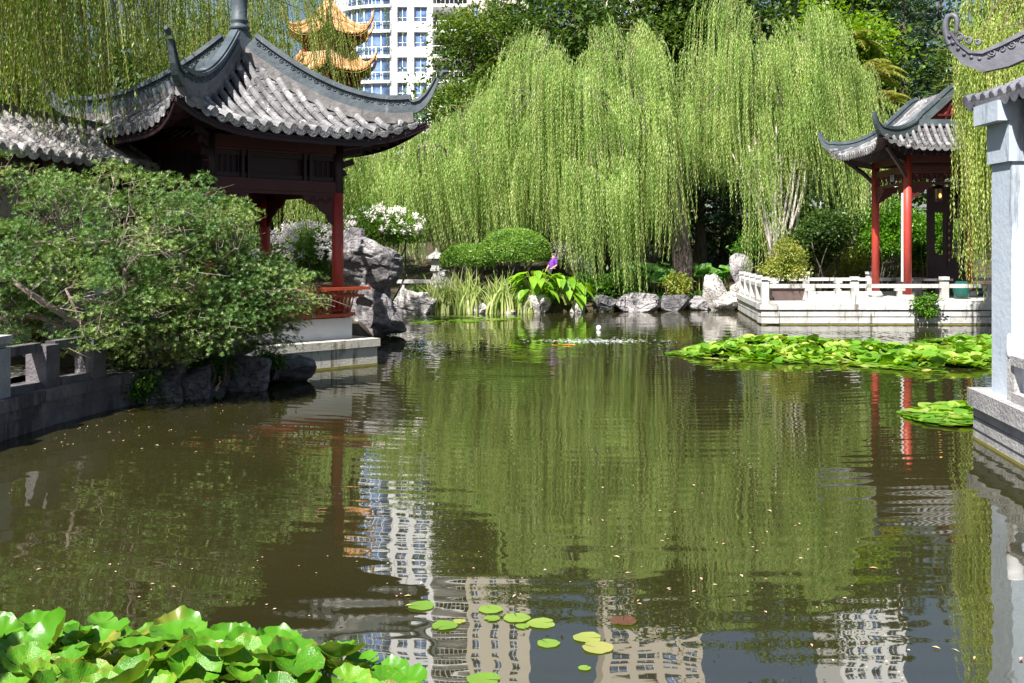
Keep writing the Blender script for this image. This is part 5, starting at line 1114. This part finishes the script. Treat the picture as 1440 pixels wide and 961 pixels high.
# ------------------------------------------------------------------ LILIES
# mass of raised lily leaves in front of the terrace
def patch_mesh(poly, n, rmin, rmax, hmax, jit):
    poly = np.array(poly); V=[];F=[]; c0 = poly.min(0); c1 = poly.max(0); k=0
    def ins(x, y):
        c=False
        for (x1,y1),(x2,y2) in zip(poly, np.roll(poly,-1,0)):
            if (y1>y)!=(y2>y) and x < (x2-x1)*(y-y1)/(y2-y1)+x1: c = not c
        return c
    def edge(x, y):
        d=9
        for (x1,y1),(x2,y2) in zip(poly, np.roll(poly,-1,0)):
            ex_,ey_=x2-x1,y2-y1; t=max(0,min(1,((x-x1)*ex_+(y-y1)*ey_)/(ex_*ex_+ey_*ey_))); d=min(d, math.hypot(x-x1-t*ex_, y-y1-t*ey_))
        return d
    while k < n:
        x, y = c0+(c1-c0)*RNG.random(2)
        if not ins(x, y): continue
        if RNG.random() < max(0,mn.noise(Vector((x*1.1,y*1.1,0)))+.12)*1.9: continue
        d = edge(x, y); h = hmax*min(1, d/.8)*(.45+.55*RNG.random())*(.8+.8*mn.noise(Vector((x*.5,y*.5,8)))); h = max(.012+.02*RNG.random(), h)
        tl = min(1, h/.12)*jit; disc_leaf(V, F, V3(x,y,h), V3(RNG.normal()*tl, RNG.normal()*tl-.1*tl, 1), rmin+(rmax-rmin)*RNG.random(), .14 if h > .06 else .02, 10, .07 if h > .06 else .01); k+=1
    return np.array(V), F
g1 = [tuple(at(x,350,3190/(y-350))[:2]) for x, y in ((938,499),(985,486),(1060,480),(1150,481),(1230,488),(1275,486),(1310,478),(1400,474),(1470,476),(1470,524),(1395,522),(1330,525),(1255,520),(1180,514),(1080,511),(1000,507))]
V, F = patch_mesh(g1, 2700, .075, .145, .21, .4); o = raw('lily_pads', V, F, 'lilymass', smooth=True); tag(o, 'thick raft of raised lily leaves in front of the stone terrace', 'lily pads', kind='stuff')
g2 = [tuple(at(x,350,3190/(y-350))[:2]) for x, y in ((1268,580),(1300,572),(1350,568),(1385,568),(1385,598),(1340,601),(1295,594))]
V, F = patch_mesh(g2, 330, .09, .15, .2, .45); o = raw('lily_pads', V, F, 'lilymass', smooth=True); tag(o, 'small raft of lily leaves by the hall plinth corner', 'lily pads', kind='stuff')
g3 = [tuple(at(x,350,3190/(y-350))[:2]) for x, y in ((562,452),(600,445),(700,446),(735,447),(735,450),(640,455),(575,456))]
V, F = patch_mesh(g3, 420, .05, .1, .0, .1); o = raw('lily_pads', V, F, 'lilymass', smooth=True); tag(o, 'thin floating film of tiny pads before the reeds', 'lily pads', kind='stuff')
# near clump: cupped leaves on stems
def leaf_mesh(nm, seed, notch=True, cup=.32, wav=.07, nr=9, na=40):
    rg = np.random.default_rng(seed); ph = rg.random(4)*6.28; V=[];F=[]
    for i in range(nr):
        r = (i+.0)/(nr-1)
        for j in range(na+1):
            a = .06+(2*PI-.12)*j/na; edge = 1+.035*math.sin(3*a+ph[0])+.025*math.sin(7*a+ph[1]); q = r*edge*(1-.10*math.exp(-((min(a, 2*PI-a))/.25)**2)) if notch else r*edge
            z = cup*r**2.2*(1+.35*math.sin(a+ph[2]))+wav*r**3*(math.sin(4*a+ph[3])+.7*math.sin(9*a+ph[0])+.4*math.sin(17*a+ph[1]))+.03*r*math.sin(2*a)
            V.append((q*math.cos(a), q*math.sin(a), z))
    for i in range(nr-1):
        for j in range(na): F.append((i*(na+1)+j, (i+1)*(na+1)+j, (i+1)*(na+1)+j+1, i*(na+1)+j+1))
    me = bpy.data.meshes.new(nm); me.from_pydata(V, [], F); me.update(); me.validate(); me.polygons.foreach_set('use_smooth', np.ones(len(me.polygons), bool)); return me
LM = [leaf_mesh('lily_leaf', 40+i, notch=(i%3==0), cup=.28+.08*(i%4), wav=.05+.02*(i%3)) for i in range(7)]
for me in LM: me.materials.append(M['lily'])
lc = thing('water_lily', (-3.0,5.6,0), 'clump of glossy cupped bright green lily leaves at bottom left', 'water lily')
pts = []; tries = 0
lim = lambda px: np.interp(px, [-80,100,200,330,420,500,560,640], [868,858,862,872,888,905,940,985])
while len(pts) < 175 and tries < 60000:
    tries += 1; px = -120+760*RNG.random(); py = 850+150*RNG.random()
    if py < lim(px)+8: continue
    h = .30*RNG.random()**.6*min(1, (py-lim(px)+25)/60)+.05; Y = (EYE-h)*FPX/(py-350); x = (px-720)*Y/FPX
    if Y < 3.95 and False: continue
    if all((x-a)**2+(Y-b)**2+(h-c_)**2*1.5 > .0095 for a, b, c_, _ in pts): pts.append((x, Y, h, px))
stm = MB()
pts.sort(key=lambda p: p[1]); far_ = MB()
for i, (x, y, h, px) in enumerate(pts):
    r = .078+.062*RNG.random(); rot_ = (RNG.normal()*.26+.04, RNG.normal()*.26, RNG.random()*6.28)
    if i < 98:
        o = bpy.data.objects.new('leaf', LM[i % 7]); COL.objects.link(o); o.parent = lc; o.location = (x+3.0, y-5.6, h-.03); o.scale = (r, r, r); o.rotation_euler = rot_
    else:
        me = LM[i % 7]; vv = np.empty(len(me.vertices)*3); me.vertices.foreach_get('co', vv); Rm = np.array(Matrix.Rotation(rot_[2], 3, 'Z') @ Matrix.Rotation(rot_[0], 3, 'X'))
        far_.add(vv.reshape(-1, 3)*r @ Rm.T+[x, y, h-.03], [tuple(p.vertices) for p in me.polygons])
    stm.tube([(x+RNG.normal()*.05,y+RNG.normal()*.05,-.05), (x+RNG.normal()*.02,y,h*.5), (x,y,h-.03)], .006, 5, False)
tag(far_.build('rear_leaves', 'lily', lc, smooth=True), kind='stuff')
stm.build('stems', 'lilystem', lc)
# floating single pads
FLAT = [leaf_mesh('flat_pad', 70+i, cup=.015, wav=.008, nr=5) for i in range(3)]
for me, mt_ in zip(FLAT, ('pad','pad','pad')): me.materials.append(M[mt_])
YEL = leaf_mesh('flat_pad_yellow', 95, cup=.02, wav=.01, nr=5); YEL.materials.append(M['padyellow'])
bm_ = leaf_mesh('flat_pad_brown', 90, cup=.08, wav=.05, nr=6); bm_.materials.append(M['padbrown'])
pads = [(592,853,19,'floating green pad farthest left, level with the largest reflections'),(625,881,18,'floating pad with small petals under the farthest left one'),(646,875,9,'tiny yellow pad touching the pad with petals'),(690,858,17,'floating green pad highest of the middle cluster'),(692,871,11,'small round pad under the highest middle one'),(727,870,19,'wide notched pad left of its twin in the middle cluster'),(761,878,20,'wide notched pad at right of the middle cluster'),(735,882,10,'small pad tucked below the two wide notched pads'),(771,906,16,'green pad with pink-edged rim beside the yellow pads'),(826,898,20,'yellowish round pad above another yellowish one'),(840,912,22,'yellowish round pad lowest of the pair'),(877,875,19,'curled reddish brown dying pad alone at right'),(680,957,24,'floating pad cut by the bottom edge beside the lily clump'),(822,941,9,'small thin green pad alone near the bottom centre')]
for px, py, rpx, lb in pads:
    p = at(px, py, 3190/(py-350)); r = rpx*p[1]/FPX*1.0; o = bpy.data.objects.new('lily_pad', bm_ if 'brown' in lb else YEL if 'yellow' in lb.split(' pad')[0] or 'yellowish' in lb else FLAT[int(px) % 3]); COL.objects.link(o); o.location = (p[0],p[1],.006); o.scale = (r,r,r*.8); o.rotation_euler = (0,0,RNG.random()*6.28); tag(o, lb, 'lily pad', 'single floating lily pads')
# petals and leaf litter
k = 520; yy = 3190/(390+RNG.random(k)**1.0*560-0); 
px = RNG.random(k)*1440; py = 480+RNG.random(k)*480; Y = 3190/(py-350); X = (px-720)*Y/FPX
kk = (sdist(X, Y) < -.25) & (np.array([mn.noise(Vector((x*.35, y*.5, 4))) for x, y in zip(X, Y)]) > .16); X, Y = X[kk], Y[kk]; X = np.concatenate([X, -5.3+RNG.random(70)**2*2.2]); Y = np.concatenate([Y, 11+RNG.random(70)*4.0]); k = len(X)
a = RNG.random(k)*6.28; leafobj_ = leafquads(np.stack([X,Y,np.full(k,.008)],1), np.stack([np.cos(a),np.sin(a),np.zeros(k)],1), np.tile([0,0,1.],(k,1)), .012+.05*RNG.random(k)**3, .01+.012*RNG.random(k), bend=.1)
o = raw('fallen_petals', *leafobj_, 'debris'); tag(o, 'scattered tiny petals and leaves floating on the pond', 'petals', kind='stuff')

# litter, pebbles and low growth along the far bank
k = 9000; X = -4+14*RNG.random(k); Y = 34.6+6*RNG.random(k); kk = sdist(X, Y) > .05; X, Y = X[kk], Y[kk]; k = len(X); a = RNG.random(k)*6.28
o = raw('ground_cover', *leafquads(np.stack([X, Y, hgt(X, Y)+.01],1), nrm(np.stack([np.cos(a), np.sin(a), .2+1.3*RNG.random(k)],1)), nrm(rdir(k)*.5+[0,0,1]), .08+.18*RNG.random(k), .03+.05*RNG.random(k)), 'fern'); tag(o, 'low leafy ground cover on the far bank', 'ground cover', kind='stuff')
# ------------------------------------------------------------------ FOUNTAIN, FLOAT, FISH
p = at(842, 464, 28.0); mb = MB(); mb.lathe((p[0],28,.0), [(.02,-.04),(.05,-.02),(.068,.03),(.065,.08),(.04,.11),(.01,.125)], 14); tag(mb.build('pond_float', 'white', smooth=True), 'small white ball float on the water behind the ripples', 'float')
V=[];k=120; c = at(838,480,24.5); P = np.stack([c[0]+RNG.normal(size=k)*.45, 24.5+RNG.normal(size=k)*.4, np.full(k,.012)],1); P2 = np.stack([c[0]+RNG.normal(size=260)*.75, 24.5+.25*np.sin(np.arange(260)*.3)+RNG.normal(size=260)*.2, np.full(260,.012)],1); P = np.concatenate([P,P2]); k=len(P)
vq, fq = leafquads(P, nrm(np.stack([np.ones(k), RNG.normal(size=k)*.3, RNG.normal(size=k)*.02],1)), nrm(np.stack([RNG.normal(size=k)*.4,-np.ones(k)*.15,np.ones(k)],1)), .03+.09*RNG.random(k)**2, .014)
tag(raw('foam', vq, fq, 'foam'), 'white bubbling foam streaks where the fountain disturbs the water', 'foam', kind='stuff')
p = at(798, 485.5, 23.5); mb = MB(); mb.tube([(p[0]-.26,23.5,.0),(p[0]-.18,23.5,.012),(p[0],23.5,.02),(p[0]+.12,23.52,.015),(p[0]+.2,23.5,.0)], [.002,.006,.009,.008,.003], 8); f_ = mb.build('koi_fish', 'koi', smooth=True); tag(f_, 'orange koi fish surfacing just before the foam', 'fish')
mb = MB(); mb.prism([(p[0]-.25,23.5,.0),(p[0]-.36,23.56,.008),(p[0]-.33,23.5,.0),(p[0]-.36,23.44,.008)], (0,0,.006)); q = mb.build('tail_fin', 'koi'); bpy.data.objects.remove(q)
mb = MB(); mb.prism([(p[0]-.25,23.5,.0),(p[0]-.36,23.56,.008),(p[0]-.33,23.5,.0),(p[0]-.36,23.44,.008)], (0,0,.006)); mb.build('tail_fin', 'koi', f_)

# ------------------------------------------------------------------ STONE LANTERN, BENCH, PEOPLE
p = at(614, 395, 39.5); g = gz(p[0], 39.5); sl_ = thing('stone_lantern', (p[0],39.5,g), 'pale stone lantern half hidden behind the reeds and willow tips', 'stone lantern'); zt = at(614,352,39.5)[2]; hh = zt-g
for nm, pr, n_ in (('pedestal', [(.26,0),(.3,.08),(.16,.14),(.14,hh*.5)], 12), ('light_box', [(.24,hh*.5),(.26,hh*.56),(.2,hh*.57),(.2,hh*.8)], 6), ('cap', [(.42,hh*.8),(.4,hh*.84),(.15,hh*.94),(.07,hh*.97),(.02,hh*1.06)], 6)): mb = MB(); mb.lathe((p[0],39.5,g), pr, n_); mb.build(nm, 'stone', sl_)
p = at(588, 396, 37.5); bn = thing('stone_bench', (p[0],37.5,gz(p[0],37.5)), 'low pale stone slab bench left of the stone lantern', 'bench'); mb = MB(); mb.box((p[0],37.5,p[2]), (1.5,.45,.12)); mb.build('seat', 'stone', bn)
for s_ in (-.55,.55): mb = MB(); mb.box((p[0]+s_,37.5,(p[2]+gz(p[0],37.5))/2-.08), (.14,.36,max(.12,p[2]-gz(p[0],37.5)))); mb.build('leg', 'stone', bn)
def skin_obj(nm, pts, edges, rad, mat, parent, sub=2):
    org = wloc(parent); me = bpy.data.meshes.new(nm); me.from_pydata([tuple(np.array(p)-org) for p in pts], edges, []); o = bpy.data.objects.new(nm, me); COL.objects.link(o)
    m = o.modifiers.new('skin', 'SKIN'); 
    for v, r in zip(me.skin_vertices[0].data if me.skin_vertices else [], rad): v.radius = (r, r)
    if me.skin_vertices: me.skin_vertices[0].data[0].use_root = True
    o.modifiers.new('sub', 'SUBSURF').levels = sub; o.modifiers['sub'].render_levels = sub
    dg = bpy.context.evaluated_depsgraph_get(); ev = o.evaluated_get(dg); nm_ = bpy.data.meshes.new_from_object(ev); o.modifiers.clear(); o.data = nm_; nm_.materials.clear(); nm_.materials.append(M[mat]); nm_.polygons.foreach_set('use_smooth', np.ones(len(nm_.polygons), bool)); o.parent = parent; return o
def person(x, y, g, h, yaw, label, top, legs, hair, bald=False):
    t = thing('person', (x,y,g), label, 'person'); s = h/1.75; co_, si_ = math.cos(yaw), math.sin(yaw)
    def W(a, b, c): return (x+(a*co_-b*si_)*s, y+(a*si_+b*co_)*s, g+c*s)
    J = [(0,0,.95),(0,0,1.15),(0,0,1.38),(0,0,1.5),(0,-.01,1.58),(0,-.02,1.68),(.17,0,1.42),(.24,.02,1.15),(.2,-.2,1.02),(.16,-.28,1.0),(-.17,0,1.42),(-.24,.02,1.15),(-.22,-.14,.95),(-.2,-.2,.88),(.1,0,.9),(.11,-.02,.5),(.11,.02,.09),(.11,-.13,.04),(-.1,0,.9),(-.11,.03,.5),(-.12,.08,.09),(-.12,-.06,.04)]
    Ed = [(0,1),(1,2),(2,3),(3,4),(4,5),(2,6),(6,7),(7,8),(8,9),(2,10),(10,11),(11,12),(12,13),(0,14),(14,15),(15,16),(16,17),(0,18),(18,19),(19,20),(20,21)]
    Rd = [.12,.11,.12,.05,.085,.075,.055,.042,.035,.025,.055,.042,.035,.025,.08,.055,.04,.035,.08,.055,.04,.035]
    skin_obj('body', [W(*j) for j in J], Ed, [r*s for r in Rd], 'skin', t)
    skin_obj('shirt', [W(*J[i]) for i in (0,1,2,6,7,10,11)], [(0,1),(1,2),(2,3),(3,4),(2,5),(5,6)], [r*s for r in (.155,.145,.15,.08,.062,.08,.062)], top, t)
    skin_obj('trousers', [W(*J[i]) for i in (0,14,15,16,18,19,20)], [(0,1),(1,2),(2,3),(0,4),(4,5),(5,6)], [r*s for r in (.145,.1,.075,.06,.1,.075,.06)], legs, t)
    mb = MB(); c = np.array(W(0,.015,1.68)); mb.lathe(c+[0,0,-.04*s], [(.085*s,0),(.095*s,.05*s),(.085*s,.11*s),(.045*s,.145*s),(.005*s,.15*s)], 14); mb.build('hair', hair, t, smooth=True)
    mb = MB(); 
    for e in (-.03,.03): q = np.array(W(e,-.098,1.66)); mb.lathe(q-[0,0,.008], [(.002,0),(.008,.006),(.002,.014)], 6)
    mb.build('eyes', 'dark', t); mb = MB(); mb.tube([W(0,-.09,1.66), W(0,-.125,1.62), W(0,-.1,1.61)], [.008*s,.014*s,.008*s], 6); mb.build('nose', 'skin', t)
q = at(658,400,42); g = gz(q[0],42); person(q[0], 42, g, at(658,337,42)[2]-g, .6, 'person with grey hair and pale shirt behind the smaller clipped dome shrub', 'whitecloth', 'navy', 'greyhair')
q = at(777,415,39.2); g = gz(q[0],39.2); person(q[0], 39.2, g, at(777,352,39.2)[2]-g, -.9, 'person in a purple top and dark trousers beside the larger dome shrub', 'purple', 'navy', 'darkhair')

# ------------------------------------------------------------------ PAGODA
pc = at(463, 0, 60); pag = thing('pagoda_tower', (pc[0],60,0), 'red hexagonal pagoda tower with glazed orange roofs behind the near willow', 'pagoda')
def hexp(r, z, rot): return [V3(pc[0]+r*math.cos(rot+k*PI/3), 60+r*math.sin(rot+k*PI/3), z) for k in range(6)]
rot = math.radians(-22)
tiers = [(at(0,85,60)[2]+.15, 3.15, 1.25, 1.9), (at(0,38,60)[2], 3.0, 1.9, 1.4)]
for ti, (ze, re, hh, rin) in enumerate([(12.3,2.6,1.1,1.75),(14.4,2.45,2.2,.1)]):
    rb, ro = MB(), MB()
    for k_ in range(6):
        a0, a1 = rot+k_*PI/3, rot+(k_+1)*PI/3
        def S(u, t, a0=a0, a1=a1): 
            r = rin+(re-rin)*t; A = V3(math.cos(a0), math.sin(a0), 0)*r; B = V3(math.cos(a1), math.sin(a1), 0)*r; s = abs(2*u-1); e = s**3.5*t*t
            q = A*(1-u)+B*u; q = q*(1+.08*e); return V3(pc[0],60,0)+q+[0,0,ze+hh*(1-t)**1.6+.5*e]
        G = np.array([[S(u, t) for u in np.linspace(0,1,13)] for t in np.linspace(0,1,8)]); rb.grid(G); G2 = G.copy(); G2[:,:,2]-=.12; rb.grid(G2)
        for u in np.linspace(.02,.98,13):
            rb.tube([S(u, t)+[0,0,.03] for t in np.linspace(max(.0, .02), 1, 6)], .07, 5)
        hp_ = np.array([S(0, t)+[0,0,.1] for t in np.linspace(0,.97,8)]); dv = nrm(hp_[-1]-[pc[0],60,hp_[-1][2]]); hp_ = np.concatenate([hp_, [hp_[-1]+dv*.2+[0,0,.2], hp_[-1]+dv*.35+[0,0,.5], hp_[-1]+dv*.4+[0,0,.85]]]); ro = MB(); ro.tube(hp_, list(np.full(8,.12))+[.1,.07,.03], 6); ro.build('hip_ridge', 'terracotta', pag)
    r_ = rb.build('roof', 'terracotta', pag)
for z0, z1, r0 in ((-1,10.2,2.3),(10.2,12.4,1.95),(12.9,14.6,1.6)):
    mb = MB(); mb.prism(hexp(r0*.9, z0, rot), (0,0,z1-z0)); wl_ = mb.build('storey', 'pagred', pag)
    mb = MB()
    for q in hexp(r0, z0, rot): mb.tube([q, q+[0,0,z1-z0]], .14, 8)
    H_ = hexp(r0, z1-.3, rot)
    for i in range(6): mb.bar(H_[i], H_[(i+1)%6], .12, .3); mb.bar(H_[i]-[0,0,.9], H_[(i+1)%6]-[0,0,.9], .08, .1); mb.bar(H_[i]-[0,0,1.2], H_[(i+1)%6]-[0,0,1.2], .08, .1)
    mb.build('posts_and_rails', 'pagred', wl_)
mb = MB(); mb.lathe((pc[0],60,16.6), [(.25,0),(.4,.3),(.2,.6),(.32,.9),(.12,1.2),(.02,1.9)], 12); mb.build('finial', 'terracotta', pag)

# ------------------------------------------------------------------ APARTMENT BUILDINGS
YB = 120.0
def bx(px): return (px-720)*YB/FPX
ab = thing('apartment_tower', (bx(580),YB+6,0), 'white apartment tower with curved blue glass bays behind the pagoda', 'building')
FH = 2.94; ztop_ = 74; z00 = 1.0; nfl = int((ztop_-z00)/FH)
wcx, wr = bx(549), (bx(549)-bx(478))
# facade with openings in columns
def facade(par, px0, px1, wins, depth, mat, y0, zt=ztop_):
    mb = MB(); xs = sorted(set([px0, px1]+[v for w_ in wins for v in w_]))
    for a, b in zip(xs[:-1], xs[1:]):
        iswin = any(abs(a-w_[0]) < .1 for w_ in wins)
        if not iswin: mb.box(((bx(a)+bx(b))/2, y0+depth/2, zt/2), (bx(b)-bx(a), depth, zt))
        else:
            for f in range(int(zt/FH)+1): mb.box(((bx(a)+bx(b))/2, y0+depth/2, z00+f*FH+.55), (bx(b)-bx(a), depth, 1.15))
            mb.box(((bx(a)+bx(b))/2, y0+depth/2+.6, zt/2), (bx(b)-bx(a), depth-1.2, zt))
    wl_ = mb.build('wall', mat, par)
    for w_ in wins:
        g_, f_ = MB(), MB(); x0, x1 = bx(w_[0])+.02, bx(w_[1])-.02; zc = z00+2.05
        g_.box(((x0+x1)/2, y0+.35, zc), (x1-x0, .05, 1.75))
        for x in (x0+.04, (x0+x1)/2, x1-.04): f_.box((x, y0+.3, zc), (.07,.08,1.75))
        for z in (zc-.85, zc-.35, zc+.85): f_.box(((x0+x1)/2, y0+.3, z), (x1-x0,.075,.07))
        f0 = f_.build('window', 'concrete', par); g0 = g_.build('window_pane', 'glass', f0)
        for f in range(1, int(zt/FH)): c_ = copy_tree(f0, par); c_.location.z = f*FH
    return wl_
facade(ab, 549, 608, [(558.5,573),(582,601)], 12, 'concrete', YB)
# curved bay
def arc(r, z, n=16, cx=wcx, cy=YB+3.2, a0=PI*1.0, a1=PI*1.5): return [V3(cx+r*math.cos(a)*1.0, cy+r*math.sin(a)*.55, z) for a in np.linspace(a0, a1, n)]
gl, sb, fr, rl = MB(), MB(), MB(), MB(); z = z00
gl.grid(np.array([arc(wr-.25, z+.2, 16), arc(wr-.25, z+FH-.0, 16)])); sb.prism(np.array(arc(wr+.4, z-.12, 16)+[V3(wcx,YB+3.2,z-.12)]), (0,0,.34))
for q in arc(wr-.2, z+.2, 9): fr.box(q+[0,0,(FH-.4)/2], (.1,.1,FH-.4))
A = arc(wr+.3, z+1.15, 16)
for i in range(15): rl.bar(A[i], A[i+1], .06, .08)
for q in arc(wr+.3, z+.2, 12): rl.box(q+[0,0,.5], (.05,.05,1.0))
s0 = sb.build('balcony', 'concrete', ab); gl.build('curved_glazing', 'glass', s0); fr.build('mullions', 'concrete', s0); rl.build('balcony_rail', 'concrete', s0)
for f in range(1, nfl+1): c_ = copy_tree(s0, ab); c_.location.z = f*FH
mb = MB(); mb.box((bx(480),YB+8,37), (3,9,74)); mb.build('rear_wall', 'concrete', ab)
# recessed balconies between white and tan parts
sb, rl, gl = MB(), MB(), MB(); z = z00; sb.box(((bx(608)+bx(657))/2, YB+2.4, z), (bx(657)-bx(608), 6.0, .35)); rl.bar((bx(608),YB-.5,z+1.2), (bx(657),YB-.5,z+1.2), .06, .09)
for x in np.linspace(bx(608), bx(657), 9): rl.box((x,YB-.5,z+.65), (.05,.05,1.05))
gl.box(((bx(608)+bx(657))/2, YB+4.5, z+1.55), (bx(657)-bx(608), .1, 2.6))
s0 = sb.build('balcony', 'concrete', ab); rl.build('balcony_rail', 'concrete', s0); gl.build('balcony_glazing', 'glassdark', s0)
for f in range(1, nfl+1): c_ = copy_tree(s0, ab); c_.location.z = f*FH
mb = MB(); mb.box(((bx(608)+bx(657))/2, YB+8, 37), (bx(657)-bx(608), 6, 74)); mb.build('balcony_back_wall', 'tan', ab)
t2 = thing('apartment_wing', (bx(700),YB+6,0), 'tan coloured apartment wing right of the white balconies', 'building')
facade(t2, 657, 745, [(664,674),(690,700),(716,728)], 11, 'tan', YB-1, 66)
t3 = thing('distant_tower', (bx(1260),YB+20,0), 'distant white tower seen only above the cedars in the pond reflection', 'building')
facade(t3, 1215, 1310, [(1222,1234),(1240,1252),(1262,1276),(1286,1300)], 10, 'concrete', YB+8, 72)
t4 = thing('distant_block', (bx(930),YB+20,0), 'distant grey block above the dark trees seen in the pond reflection', 'building')
facade(t4, 860, 1010, [(872,900),(912,940),(952,975),(984,1004)], 10, 'tan', YB+10, 72)

sc.frame_set(1)
